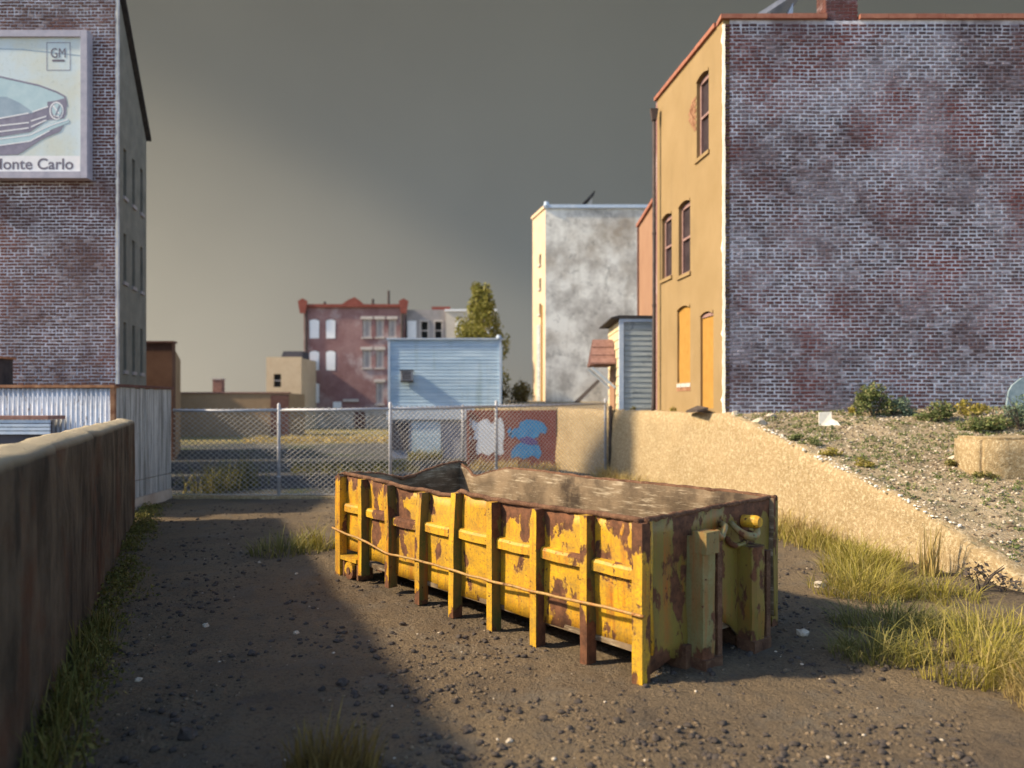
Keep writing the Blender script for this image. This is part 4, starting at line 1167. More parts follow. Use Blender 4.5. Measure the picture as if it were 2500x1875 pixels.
# ------------------------------------------------------------------ the dumpster
C0 = Vector((1.065, 6.227, 0))
U = Vector((-3.447, 4.057, 0)).normalized()
V = Vector((-U.y, U.x, 0)) * -1
if V.x < 0: V = -V
DL, DW = 5.32, 2.13
def DP_(s, t, z): return C0 + U * s + V * t + Vector((0, 0, z))
DU = thing('dumpster', DP_(DL / 2, DW / 2, 0), 'battered yellow roll-off dumpster with bent rim and flaking rusty paint', 'dumpster')
NEAR = [(0, 1.325), (.665, 1.325), (1.33, 1.312), (1.995, 1.312), (2.5, 1.335), (2.66, 1.34), (2.90, 1.262), (3.1, 1.268), (3.325, 1.288), (3.7, 1.292), (3.99, 1.323), (4.655, 1.342), (5.2, 1.356), (5.32, 1.335)]
FAR = [(0, 1.335), (.3, 1.345), (.65, 1.31), (.95, 1.245), (1.15, 1.262), (1.3, 1.30), (1.7, 1.385), (2.0, 1.415), (2.13, 1.40)]
BACK = [(0, 1.36), (.5, 1.377), (1.5, 1.372), (2.5, 1.364), (3.5, 1.386), (4.2, 1.378), (4.5, 1.32), (4.72, 1.235), (4.85, 1.24), (5.05, 1.33), (5.32, 1.40)]
END = [(0, 1.325), (.64, 1.335), (1.28, 1.352), (2.13, 1.36)]
# lateral bends of the top edge (outward positive)
NB_ = [(0, 0), (1.9, 0), (2.4, .02), (2.9, -.09), (3.3, -.05), (3.8, .03), (4.4, 0), (5.32, 0)]
BB_ = [(0, 0), (2.5, .03), (4.0, .05), (4.45, .10), (4.75, -.10), (5.0, -.02), (5.32, 0)]
FB_ = [(0, 0), (.5, .02), (.95, -.10), (1.4, -.03), (2.13, 0)]
tS = .105
def side_sheet(name, tab, bend, fn, L_, zb, sign, m):
    """fn(s, off, z); off>0 outward"""
    mb = MB(); n = 90; rows = []
    for i in range(n + 1):
        s = L_ * i / n; zt = interp(tab, s) + nz(s * 6, 2, sign) * .008
        row = []
        for k in range(9):
            z = lerp(zb(s), zt, k / 8)
            e = interp(bend, s) * max(0, (z - .5) / .85) ** 2
            dent = nz(s * 1.7, z * 1.9, 5 + sign) * .024 + nz(s * 4.5, z * 4, 9 + sign) * .010
            row.append((s, e + dent, z))
        rows.append(row)
    vs = []
    for row in rows:
        vs += [fn(s, o, z) for s, o, z in row] + [fn(s, o - .035, z) for s, o, z in reversed(row)]
    w = 18
    fs = [(i * w + k, (i + 1) * w + k, (i + 1) * w + (k + 1) % w, i * w + (k + 1) % w) for i in range(n) for k in range(w)]
    fs += [tuple(range(w)), tuple(n * w + k for k in range(w - 1, -1, -1))]
    mb.add(vs, fs)
    ob = mb.build(name, m, DU, True)
    ob.data.materials.append(M['inside'])
    for p in ob.data.polygons:
        if p.index < n * w and 8 <= p.index % w <= 17: p.material_index = 1
    return rows
def nbot(s):
    if s > 4.66: return .34
    if s > 3.95: return .25 + .05 * math.sin((s - 3.95) * 4)
    return .21 + nz(s * 2, 1) * .012
side_sheet('side_wall', NEAR, NB_, lambda s, o, z: DP_(s, tS - o, z), DL, nbot, 1, M['yellow'])
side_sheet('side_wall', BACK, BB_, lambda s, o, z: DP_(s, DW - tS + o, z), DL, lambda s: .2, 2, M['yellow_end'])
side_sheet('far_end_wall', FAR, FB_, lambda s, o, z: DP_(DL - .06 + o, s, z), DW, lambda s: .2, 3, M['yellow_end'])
# near end sheet with stepped, arched lower edge
mb = MB(); n = 44; vs = []
def ebot(t_):
    if t_ < .45: return .03 + max(0, t_ - .15) * .28
    if t_ < .80: return .10
    if t_ < 1.42: return .12 + .17 * math.sin(math.pi * (t_ - .80) / .62) ** .7
    if t_ < 1.75: return .10
    return .17
for i in range(n + 1):
    t_ = DW * i / n; zt = interp(END, t_) + nz(t_ * 5, 9) * .010
    for k in range(10):
        z = lerp(ebot(t_), zt, k / 9); o_ = nz(t_ * 2, z * 2, 31) * .016
        vs.append(DP_(.05 + o_, t_, z))
    for k in range(9, -1, -1):
        z = lerp(ebot(t_), zt, k / 9); o_ = nz(t_ * 2, z * 2, 31) * .016
        vs.append(DP_(.09 + o_, t_, z))
fs = [(i * 20 + k, (i + 1) * 20 + k, (i + 1) * 20 + (k + 1) % 20, i * 20 + (k + 1) % 20) for i in range(n) for k in range(20)] + [tuple(range(20)), tuple(n * 20 + k for k in range(19, -1, -1))]
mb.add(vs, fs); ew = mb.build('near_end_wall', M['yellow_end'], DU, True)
ew.data.materials.append(M['inside'])
for p in ew.data.polygons:
    if p.index < n * 20 and 9 <= p.index % 20 <= 19: p.material_index = 1
# floor and skids
mb = MB(); mb.box(.08, DL - .08, tS, DW - tS, .20, .25, DP_); mb.build('floor', M['inside'], DU)
for t_ in (.58, 1.50):
    mb = MB(); mb.box(.0, DL - .1, t_, t_ + .13, -.03, .195, DP_); mb.build('skid', M['rust'], DU)
def post(s, w, t0, t1, z0, z1, m, name='rib', bend=0.0, par=DU):
    mb = MB(); n = 8; vs = []
    for k in range(n + 1):
        z = lerp(z0, z1, k / n); j = nz(s * 9, z * 3, t0 * 3) * .008 - bend * max(0, (z - .5) / .85) ** 2
        ww = w * (1 + .06 * nz(z * 6, s, 3))
        vs += [DP_(s - ww, t0 + j, z), DP_(s + ww, t0 + j, z), DP_(s + ww, t1 + j * .5, z), DP_(s - ww, t1 + j * .5, z)]
    fs = [(k * 4 + a, k * 4 + (a + 1) % 4, (k + 1) * 4 + (a + 1) % 4, (k + 1) * 4 + a) for k in range(n) for a in range(4)] + [(3, 2, 1, 0), tuple(n * 4 + a for a in range(4))]
    mb.add(vs, fs); ob = mb.build(name, m, par)
    if name == 'rib':      # both webs coloured dark green in place of shade on the ribs
        ob.data.materials.append(M['web_shade'])
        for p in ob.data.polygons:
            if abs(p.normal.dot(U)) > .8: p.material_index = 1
    return ob
for i in range(9):
    s = DL * i / 8
    if i == 0: post(.055, .055, -.005, .10, -.02, interp(NEAR, 0) - .01, M['yellow_corner'], 'corner_post')
    elif i == 8: post(DL - .06, .065, -.005, .10, .0, interp(NEAR, DL) - .01, M['yellow_rail'], 'corner_post')
    else:
        zb = [0, -.02, -.02, -.02, -.02, -.01, .06, .09][i]
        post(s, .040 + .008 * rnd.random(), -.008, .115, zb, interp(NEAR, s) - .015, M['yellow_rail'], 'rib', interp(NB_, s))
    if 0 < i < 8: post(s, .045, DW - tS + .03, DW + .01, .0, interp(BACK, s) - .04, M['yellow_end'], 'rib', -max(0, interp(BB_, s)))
post(DL - .06, .06, DW - .1, DW + .005, .0, interp(BACK, DL) - .02, M['yellow_end'], 'corner_post')
post(.09, .05, DW - .1, DW + .005, .08, interp(BACK, 0) - .02, M['yellow_end'], 'corner_post')
# short rails between the ribs
for i in range(8):
    s0, s1 = DL * i / 8 + .055, DL * (i + 1) / 8 - .05
    z = .835 + [-.005, .0, .0, .01, .0, -.01, .02, .03][i]
    mb = MB(); n = 7; vs = []
    for k in range(n + 1):
        s = lerp(s0, s1, k / n); dd = -.008 * math.sin(math.pi * k / n) + nz(s * 7, i) * .006
        for (t_, zz) in ((.112, -.01), (.045, .0), (.045, .075), (.06, .10), (.112, .112)): vs.append(DP_(s, t_ - interp(NB_, s) * .15, z + zz + dd))
    fs = [(k * 5 + a, k * 5 + (a + 1) % 5, (k + 1) * 5 + (a + 1) % 5, (k + 1) * 5 + a) for k in range(n) for a in range(5)] + [(4, 3, 2, 1, 0), tuple(n * 5 + a for a in range(5))]
    mb.add(vs, fs); mb.build('mid_rail', M['yellow_rail'], DU)
# rolled rim, rusty and bent
def rim(tab, bend, fn, L_, name):
    pts, rs = [], []
    n = 100
    for i in range(n + 1):
        s = L_ * i / n
        z = interp(tab, s) + nz(s * 6, 2, 1) * .008 + nz(s * 14, 8) * .006
        pts.append(fn(s, interp(bend, s) + nz(s * 9, 4) * .006, z + .0)); rs.append(.026 + .010 * nz(s * 11, 6))
    mb = MB(); mb.tube(pts, rs, 8); return mb.build(name, M['rust'], DU, True)
Z0 = [(0, 0), (9, 0)]
rim(NEAR, NB_, lambda s, o, z: DP_(s, tS - .012 - o, z), DL, 'rim')
rim(BACK, BB_, lambda s, o, z: DP_(s, DW - tS + .012 + o, z), DL, 'rim')
rim(FAR, FB_, lambda s, o, z: DP_(DL - .07 + o, s, z), DW, 'rim')
rim(END, Z0, lambda s, o, z: DP_(.065 - o, s, z), DW, 'rim')
# slack cable strung round the ribs
CAB = [(-.02, .565), (.4, .56), (1.0, .53), (1.6, .515), (2.2, .50), (2.7, .505), (3.1, .51), (3.6, .495), (3.99, .485), (4.3, .53), (4.655, .575), (5.0, .585), (5.36, .62)]
pts = []
for i in range(120):
    s = lerp(-.03, DL + .05, i / 119)
    pts.append(DP_(s, -.022 + .006 * nz(s * 5, 2), interp(CAB, s) + nz(s * 4, 7) * .008))
mb = MB(); mb.tube(pts, [.015 + .003 * nz(i * .5, 3) for i in range(120)], 6); mb.build('cable', paint('yellowed_cable', (.48, .30, .09), (.34, .20, .07), 5.5, .60), DU, True)
# ground roller under the far corner
mb = MB(); mb.tube([DP_(DL - .36, -.0, .105), DP_(DL - .36, .30, .105)], .115, 18); rl = mb.build('roller', M['yellow_rail'], DU)
mb = MB(); mb.box(DL - .56, DL - .13, .0, .28, .225, .275, DP_); mb.build('roller_guard', M['yellow_rail'], DU)
for t_ in (-.012, .306):
    mb = MB(); mb.tube([DP_(DL - .36, t_, .105), DP_(DL - .36, t_ + .012, .105)], .045, 12); mb.build('axle_cap', M['rust'], rl)
for s in (DL - .54, DL - .17):
    mb = MB(); mb.box(s - .02, s + .02, .03, .25, .0, .224, DP_); mb.build('roller_bracket', M['rust'], DU)
# end uprights (folded channels), hook and link
for (t0, w, zt, zb, pr) in ((.66, .20, 1.14, -.02, .15), (1.44, .24, .96, .0, .13)):
    mb = MB(); n = 8
    prof = [(0, .06), (0, -pr * .8), (.05, -pr), (w - .07, -pr), (w - .02, -pr * .7), (w, .06)]
    vs = []
    for k in range(n + 1):
        z = lerp(zb, zt, k / n)
        for (t_, s) in prof: vs.append(DP_(s + .01 * nz(z * 4, t_ * 5), t0 + t_ + .008 * nz(z * 3, 4), z))
    q = len(prof)
    fs = [(k * q + a, k * q + (a + 1) % q, (k + 1) * q + (a + 1) % q, (k + 1) * q + a) for k in range(n) for a in range(q)] + [tuple(range(q - 1, -1, -1)), tuple(n * q + a for a in range(q))]
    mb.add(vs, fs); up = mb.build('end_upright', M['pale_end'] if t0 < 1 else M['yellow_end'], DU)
    if t0 < 1:
        mb = MB(); mb.box(-pr - .012, -.02, t0 - .01, t0 + w - .02, 1.0, 1.19, DP_); mb.build('top_plate', M['pale_end'], up)
    mb = MB(); mb.box(-pr + .02, .05, t0 + w + .002, t0 + w + .07, zb, zt - .06, DP_); mb.build('backing_angle', M['rust'], up)
    mb = MB(); mb.box(-pr - .012, .045, t0 - .012, t0 + w + .03, -.03, .09, DP_); mb.build('shoe', M['rust'], up)
# hook: bent bar standing off the end wall
pts = []
for i in range(15):
    q = lerp(-.10, 1.05, i / 14) * math.pi
    pts.append(DP_(.03 - .15 * math.sin(math.pi * min(1, i / 16)), 1.43 - .135 * math.cos(q), 1.165 - .10 * math.sin(q)))
mb = MB(); mb.tube(pts, [.022 + .018 * math.sin(math.pi * min(1, i / 13)) for i in range(15)], 12); hk = mb.build('lifting_hook', M['pale_end'], DU, True)
mb = MB(); mb.tube([DP_(.04, 1.52, 1.185), DP_(-.10, 1.53, 1.19), DP_(-.135, 1.53, 1.19)], [.060, .060, .045], 16); mb.build('hook_roller', M['yellow_rail'], hk)
pts = [DP_(.035, 1.44 + .20 * math.cos(q), 1.10 + .14 * math.sin(q)) for q in [math.pi * (1.05 + .9 * i / 12) for i in range(13)]]
mb = MB(); mb.tube(pts, .028, 8); mb.build('hook_plate_edge', M['yellow_end'], hk, True)
pts = [DP_(-.13, .84, 1.17), DP_(-.12, .90, 1.12), DP_(-.10, .97, 1.11), DP_(-.08, 1.03, 1.16), DP_(-.05, 1.09, 1.19), DP_(.03, 1.15, 1.19)]
mb = MB(); mb.tube(pts, [.035, .03, .028, .028, .03, .036], 8); mb.build('latch_link', M['pale_end'], DU, True)

# ------------------------------------------------------------------ vegetation
def blade(mb, b, d, hh, ln, w, rg, drop=0.0):
    """one tapering blade that bends over towards its tip"""
    side = Vector((-d.y, d.x, 0))
    side = (side + d * rg.uniform(-.8, .8)).normalized() * w
    k = rg.uniform(.0, 1.0) * (.25 + drop)
    pts = []
    for q in (.0, .38, .72, 1.0):
        pts.append(b + d * (hh * ln * q ** 1.7) + Vector((0, 0, hh * (q - k * q ** 3 * .6))))
    vs = []
    for p, ww in zip(pts, (1.0, .9, .6, .0)):
        if ww: vs += [p - side * ww, p + side * ww]
        else: vs.append(p)
    mb.add(vs, [(0, 1, 3, 2), (2, 3, 5, 4), (4, 5, 6)])
def tuft(name, c, n, h, spread, m, seed, label, group=None, cat='grass', lean=.5, wid=.006, drop=0.0, kind=None, zfn=gh):
    rg = random.Random(seed)
    mb = MB(); c = Vector(c)
    for i in range(n):
        a = rg.uniform(0, 2 * math.pi); r = spread * rg.random() ** .6
        b = Vector((c.x + r * math.cos(a), c.y + r * math.sin(a) * .8, 0))
        if nz(b.x * 2.2, b.y * 2.2, seed) < -.3: continue
        b.z = zfn(b.x, b.y) - .01
        hh = h * (.25 + .85 * rg.random() ** 1.5) * (1 - .45 * (r / max(spread, .01)) ** 2)
        a2 = a + rg.gauss(0, 1.1); d = Vector((math.cos(a2), math.sin(a2), 0))
        blade(mb, b, d, hh, lean * rg.uniform(.1, 1.3), wid * rg.uniform(.6, 1.4), rg, drop)
    o = mb.build(name, m, recalc=False)
    return tag(o, label, cat, group, kind)
def hz2(x, y): return max(gh(x, y), hz_(x, y) if x > wallx(y) + .1 and y < 31 else -9)
GT = 'grass tufts on the dirt lane'
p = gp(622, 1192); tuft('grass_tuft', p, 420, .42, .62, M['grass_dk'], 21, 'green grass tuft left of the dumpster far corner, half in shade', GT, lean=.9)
p = gp(690, 1180); tuft('grass_tuft', p + Vector((.05, 0, 0)), 420, .50, .42, M['grass'], 22, 'yellow sunlit grass tuft touching the dumpster far corner', GT, lean=.8)
tuft('grass_tuft', (-1.12, 4.75, 0), 420, .44, .30, M['brownleaf'], 23, 'blurred foreground grass tuft near the bottom edge', GT, lean=.45, wid=.007)
# right of the dumpster, at the foot of the beige wall
k = 0
for (x, y, n, h, sp, m, lb) in ((4.25, 9.3, 900, .55, .62, 'grass', 'bright yellow-green grass clump just right of the dumpster hook'),
                                (4.75, 10.4, 600, .60, .55, 'grass', 'taller yellow grass clump against the beige retaining wall'),
                                (5.05, 9.1, 420, .42, .50, 'grass', 'low yellow grass clump beside the dry reed stalks'),
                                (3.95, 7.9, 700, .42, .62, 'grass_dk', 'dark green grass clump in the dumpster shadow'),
                                (4.75, 7.5, 650, .48, .60, 'grass', 'pale green grass clump right of the shaded one'),
                                (3.95, 6.55, 900, .66, .55, 'grass', 'tall foreground grass clump at the right edge'),
                                (4.25, 5.85, 520, .55, .42, 'straw', 'straw coloured foreground grass clump at lower right corner'),
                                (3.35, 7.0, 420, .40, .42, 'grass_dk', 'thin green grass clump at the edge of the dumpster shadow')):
    k += 1
    tuft('grass_clump', (x, y, 0), int(n * 1.5), h * 1.1, sp, M[m], 40 + k, lb, 'grass clumps right of the dumpster', lean=1.15, wid=.0040, drop=.6, zfn=hz2)
# dry stalks and dark bush
tuft('reed_clump', (5.62, 10.25, 0), 90, .95, .16, M['straw'], 60, 'tall dry brown reed stalks in front of the beige wall', None, 'reeds', lean=.22, wid=.010, zfn=hz2)
def strip(name, a, b, n, h, w, m, seed, label, zfn=gh, lean=.5, wid=.006):
    rg = random.Random(seed); mb = MB()
    a, b = Vector(a), Vector(b); side = Vector((-(b - a).y, (b - a).x, 0)).normalized()
    for i in range(n):
        p = lerp(a, b, rg.random()) + side * rg.gauss(0, w); p.z = zfn(p.x, p.y) - .01
        if nz(p.x * 1.3, p.y * 1.3, seed) < -.25: continue
        q = rg.uniform(0, 6.28); d = Vector((math.cos(q), math.sin(q), 0)); hh = h * rg.uniform(.3, 1) * (1 + .5 * nz(p.x * 2, p.y * 2, 1))
        blade(mb, p, d, hh, lean * rg.uniform(.3, 1.6), wid * rg.uniform(.6, 1.3), rg, .3)
    return tag(mb.build(name, m, recalc=False), label, 'grass', None, 'stuff')
strip('dry_grass', (2.6, 23.3, 0), (5.05, 12.2, 0), 2600, .55, .22, M['straw'], 71, 'strip of dry golden grass along the foot of the beige wall', wid=.008)
strip('wall_foot_grass', (4.6, 13.5, 0), (5.35, 10.6, 0), 1500, .42, .18, M['grass'], 72, 'yellow green grass along the near foot of the beige wall')
strip('graffiti_foot_grass', (-1.4, 26.5, 0), (1.6, 26.0, 0), 900, .5, .25, M['straw'], 73, 'dry grass at the foot of the red graffiti wall', wid=.012)
strip('verge_grass', (-16, 46, 0), (-5, 47, 0), 1800, .5, 1.0, M['straw'], 74, 'pale dry grass strip in front of the far row house', wid=.03)
strip('lot_weeds', (-7.5, 26, 0), (-3.5, 27, 0), 1400, .40, .8, M['grass_dk'], 75, 'green weeds growing on the lot behind the fence', wid=.016)
strip('building_foot_weeds', (-4.3, 31.3, 0), (-2.9, 31.4, 0), 420, .55, .2, M['grass_dk'], 76, 'green weeds at the foot of the pale blue building', wid=.02)
strip('fence_weeds', (-8.0, 19.4, 0), (-7.4, 21.5, 0), 700, 1.0, .25, M['moss'], 77, 'dark weeds behind the fence next to the shed', wid=.014)
def clump_leaves(mb, c, rx, ry, rz, n, size, rg, flat=0.0):
    for i in range(n):
        u = Vector((rg.gauss(0, 1), rg.gauss(0, 1), rg.gauss(0, 1))).normalized() * (rg.random() ** .45)
        p = Vector((c[0] + u.x * rx, c[1] + u.y * ry, c[2] + u.z * rz))
        a = Vector((rg.gauss(0, 1), rg.gauss(0, 1), rg.gauss(0, 1))).normalized()
        b = a.cross(Vector((rg.gauss(0, 1), rg.gauss(0, 1), rg.gauss(0, 1)))).normalized()
        s = size * rg.uniform(.6, 1.4)
        mb.add([p - a * s, p + b * s * .5, p + a * s, p - b * s * .5], [(0, 1, 2, 3)])
# moss and weeds along the concrete wall
rg = random.Random(5); mb = MB()
for i in range(420):
    s = rg.uniform(.5, Lw + 2.2); p = p0 + d_ * s + n_ * abs(rg.gauss(.14, .16))
    wgt = .55 + .6 * nz(s * 1.1, 4, 2)
    if wgt < .3: continue
    clump_leaves(mb, (p.x, p.y, gh(p.x, p.y) + .05), .13, .13, .11 * wgt + .04, 26, .022, rg)
tag(mb.build('moss_strip', M['moss'], recalc=False), 'dark olive moss and weeds along the foot of the concrete wall', 'weeds', None, 'stuff')
strip('wall_foot_blades', p0 + d_ * 2.2 + n_ * .12, p0 + d_ * 6.5 + n_ * .12, 800, .40, .10, M['moss'], 79, 'dim grass blades at the near foot of the concrete wall', lean=.4)

def shrub(name, c, rx, ry, rz, n, size, m, seed, label, group, cat='shrub', lobes=7, stem=True):
    rg = random.Random(seed); root = thing(name, c, label, cat, group)
    mb = MB()
    for k in range(lobes):
        a = rg.uniform(0, 6.28); r = rg.uniform(.1, .75)
        cc = (c[0] + rx * r * math.cos(a), c[1] + ry * r * math.sin(a), c[2] + rz * rg.uniform(.25, 1.0) * (1.1 - r * .7))
        clump_leaves(mb, cc, rx * .42, ry * .42, rz * .40, n // lobes, size, rg)
    mb.build('foliage', m, root, recalc=False)
    if stem:
        mb = MB()
        for k in range(8):
            a = rg.uniform(0, 6.28); e = Vector((c[0] + rx * .7 * math.cos(a), c[1] + ry * .7 * math.sin(a), c[2] + rz * rg.uniform(.6, 1.3)))
            mb.tube([Vector(c) - Vector((0, 0, .05)), lerp(Vector(c), e, .5) + Vector((0, 0, rz * .15)), e], [.012, .009, .004], 4)
        mb.build('stems', M['twig'], root)
    return root
SG = 'shrubs below the purple brick wall'
def hp(xd, y): x = dx(xd, y); return (x, y, hz_(x, y) - .02)
shrub('leafy_shrub', hp(1888, 16.35), .55, .32, .66, 1500, .035, M['shrub'], 81, 'peaked green shrub against the purple brick wall', SG)
shrub('leafy_shrub', hp(1930, 16.4), .46, .30, .40, 900, .035, M['bluegreen'], 82, 'blue-green shrub right beside the peaked shrub', SG)
shrub('leafy_shrub', hp(2030, 15.9), .54, .34, .38, 1100, .033, M['shrub'], 83, 'rounded green shrub midway along the brick wall foot', SG)
shrub('leafy_shrub', hp(2088, 16.3), .46, .30, .32, 700, .033, M['grass'], 84, 'thin yellow-green shrub before the dark board', SG)
shrub('leafy_shrub', hp(2140, 15.1), .70, .45, .42, 1500, .034, M['shrub'], 85, 'low spreading dark shrub near the right edge', SG)
shrub('leafy_shrub', hp(2205, 15.0), .62, .45, .55, 1300, .034, M['bluegreen'], 86, 'tall shrub cut by the right edge below the grey-blue patch', SG)
shrub('leafy_shrub', hp(1840, 16.6), .2, .16, .14, 200, .03, M['grass'], 87, 'tiny yellow shrub beside the pale slab', SG)
CG = 'cushion plants on the hill crest'
for i, (xd, y, rx, rz, m, lb) in enumerate(((1722, 14.6, .2, .14, 'shrub', 'dark cushion plant highest on the wall crest'), (1755, 14.2, .24, .16, 'shrub', 'second cushion plant below the crest top'), (1795, 13.6, .26, .16, 'grass', 'yellow-green cushion plant at mid crest'),
                                        (1862, 13.0, .2, .14, 'grass', 'single round cushion plant with blue shadow on bare slope'), (2055, 13.0, .2, .12, 'grass_dk', 'small cushion plant in the middle of the stony slope'), (2120, 12.4, .26, .12, 'grass_dk', 'cushion plant left of the half-buried block'))):
    shrub('cushion_plant', hp(xd, y), rx, rx * .8, rz, 420, .022, M[m], 90 + i, lb, CG, 'plant', 5, False)
shrub('dead_bush', (5.75, 9.35, hz2(5.75, 9.35)), .38, .3, .3, 160, .03, M['twig'], 101, 'dark dead twiggy bush beside the reed stalks', None, 'bush', 6)
shrub('brown_shrub', (dx(1108, 36), 36, hz_(dx(1108, 36), 36) - .1), 1.0, .8, 1.05, 1500, .07, M['brownleaf'], 102, 'brown autumn shrub between blue and white buildings', None, 'shrub')
shrub('brown_shrub', (dx(640, 62), 62, 0), 1.0, .8, 2.0, 700, .12, M['brownleaf'], 103, 'tall brown shrub before the cream house right side', None, 'shrub')
shrub('ochre_weed', (4.18, 20.0, 2.05), .14, .12, .2, 110, .025, M['grass'], 104, 'small weed at the foot of the ochre wall', None, 'plant', 4, False)
shrub('ochre_weed', (3.7, 23.2, 2.05), .12, .1, .16, 90, .025, M['grass'], 105, 'small weed in front of the grey clapboard lean-to', None, 'plant', 4, False)

# tree behind the blue building
TR = thing('poplar_tree', (-1.75, 41, 0), 'olive green poplar-like tree rising behind the pale blue building', 'tree')
mb = MB(); tx, ty = -1.75, 41.0
trunk = [Vector((tx, ty, -.1)), Vector((tx + .05, ty, 2)), Vector((tx - .05, ty + .05, 4.2)), Vector((tx + .1, ty, 6.4)), Vector((tx + .12, ty, 8.0))]
mb.tube(trunk, [.18, .15, .11, .07, .02], 8)
rg = random.Random(77)
lob = []
for i in range(80):
    z = rg.uniform(3.6, 8.5)
    wid_ = interp([(3.2, 1.5), (6.2, 1.5), (6.8, 1.15), (7.2, .6), (8.7, .32)], z)
    a = rg.uniform(0, 6.28); r = wid_ * rg.uniform(.3, .9)
    e = Vector((tx + .1 + r * math.cos(a), ty + r * math.sin(a), z))
    lob.append((e, interp([(3.2, .55), (6, .48), (8.5, .34)], z)))
    s_ = Vector((tx + .03, ty, z - .7 - .3 * r))
    if s_.z > 1: mb.tube([s_, lerp(s_, e, .6) + Vector((0, 0, .1)), e], [.04, .025, .01], 5)
mb.build('trunk', M['bark'], TR, True)
mb = MB()
for e, r in lob: clump_leaves(mb, e, r, r, r * 1.15, 130, .085, rg)
mb.build('crown', M['tree'], TR, recalc=False)

# ------------------------------------------------------------------ stones
def rockverts(rg, sx, sy, sz):
    t_ = (1 + 5 ** .5) / 2
    base = [(-1, t_, 0), (1, t_, 0), (-1, -t_, 0), (1, -t_, 0), (0, -1, t_), (0, 1, t_), (0, -1, -t_), (0, 1, -t_), (t_, 0, -1), (t_, 0, 1), (-t_, 0, -1), (-t_, 0, 1)]
    a = rg.uniform(0, 6.28); ca, sa = math.cos(a), math.sin(a)
    out = []
    for x, y, z in base:
        k = rg.uniform(.7, 1.15) / 1.9
        x, y, z = x * k * sx, y * k * sy, z * k * sz
        out.append((x * ca - y * sa, x * sa + y * ca, z))
    return out
IC = [(0, 11, 5), (0, 5, 1), (0, 1, 7), (0, 7, 10), (0, 10, 11), (1, 5, 9), (5, 11, 4), (11, 10, 2), (10, 7, 6), (7, 1, 8), (3, 9, 4), (3, 4, 2), (3, 2, 6), (3, 6, 8), (3, 8, 9), (4, 9, 5), (2, 4, 11), (6, 2, 10), (8, 6, 7), (9, 8, 1)]
def in_dump(x, y):
    r = Vector((x, y, 0)) - C0
    s, t_ = r.dot(U), r.dot(V)
    return -.1 < s < DL + .1 and -.05 < t_ < DW + .1
_b = bmesh.new(); bmesh.ops.create_icosphere(_b, subdivisions=2, radius=1.0); _b.verts.index_update()
SV = [v.co.copy() for v in _b.verts]; SF = [tuple(v.index for v in f.verts) for f in _b.faces]; _b.free()
def lump(rg, s, sy=.8, sz=.6):
    o = rg.uniform(0, 900); a = rg.uniform(0, 6.28); ca, sa = math.cos(a), math.sin(a); out = []
    for v in SV:
        k = .52 * (1 + .55 * noise.noise(v * 1.1 + Vector((o, 0, 0))) + .30 * noise.noise(v * 2.7 + Vector((0, o, 0))))
        x, y, z = v.x * k * s, v.y * k * s * sy, v.z * k * s * sz
        out.append((x * ca - y * sa, x * sa + y * ca, z))
    return out
def pebbles(name, n, reg, size, m, seed, label, zfn=gh, dens=None, big=.03):
    rg = random.Random(seed); mb = MB(); k = 0
    while k < n:
        x, y = reg(rg)
        k += 1
        if dens and rg.random() > dens(x, y): continue
        s = size[0] + (size[1] - size[0]) * rg.random() ** 3
        z = zfn(x, y) + s * .08
        if s > big: mb.add([(vx + x, vy + y, vz + z) for vx, vy, vz in lump(rg, s * 1.1)], SF)
        else: mb.add([(vx + x, vy + y, vz + z) for vx, vy, vz in rockverts(rg, s, s * .8, s * .6)], IC)
    return tag(mb.build(name, m, None, True, recalc=False), label, 'gravel', None, 'stuff')
lane = lambda rg: (lambda y: (rg.uniform(-.47 * y - 1.2, .55 * y + .3), y))(4.3 + 13.5 * rg.random() ** 1.5)
def dlane(x, y):
    wx = -3.6 - (y - 6) * .424 + .15
    if x < wx or x > wallx(y) - .1: return 0
    return .12 + .88 * max(0, min(1, .45 + 1.8 * nz(x * .9, y * .9, 6)))
pebbles('cinder_lumps', 9000, lane, (.012, .066), M['stone_dark'], 111, 'dark cinder lumps scattered over the dirt lane', dens=dlane)
pebbles('lane_gravel', 9000, lane, (.008, .040), M['stone_mid'], 112, 'small brown gravel scattered over the dirt lane', dens=dlane)
pebbles('pale_grit', 500, lane, (.006, .022), M['stone_light'], 113, 'pale grit specks scattered over the dirt lane', dens=dlane)
hreg = lambda rg: (lambda y: (wallx(y) + .25 + 7.5 * rg.random(), y))(rg.uniform(8.8, 16.8))
pebbles('hill_gravel', 5200, hreg, (.010, .058), M['stone_light'], 114, 'pale gravel strewn over the stony hill slope', hz_)
pebbles('hill_rubble', 5200, hreg, (.012, .065), M['stone_mid'], 115, 'brown rubble strewn over the stony hill slope', hz_)
creg = lambda rg: (lambda y: (wallx(y) + rg.uniform(.02, .3), y))(rg.uniform(10.5, 15.6))
pebbles('crest_chips', 170, creg, (.012, .06), M['plaster_edge'], 116, 'white broken plaster chips along the sloping wall crest', lambda x, y: interp(TOP, y) + .0)
mb = MB(); rg = random.Random(6)
for i in range(2600):
    y = rg.uniform(9.0, 16.9); x = wallx(y) + .2 + 7.5 * rg.random()
    if nz(x * .7, y * .9, 14) < -.12: continue
    clump_leaves(mb, (x, y, hz_(x, y) + .02), .08, .08, .035, 9, .024, rg)
tag(mb.build('slope_weeds', M['shrub'], recalc=False), 'thin low weeds growing over the stony hill slope', 'weeds', None, 'stuff')
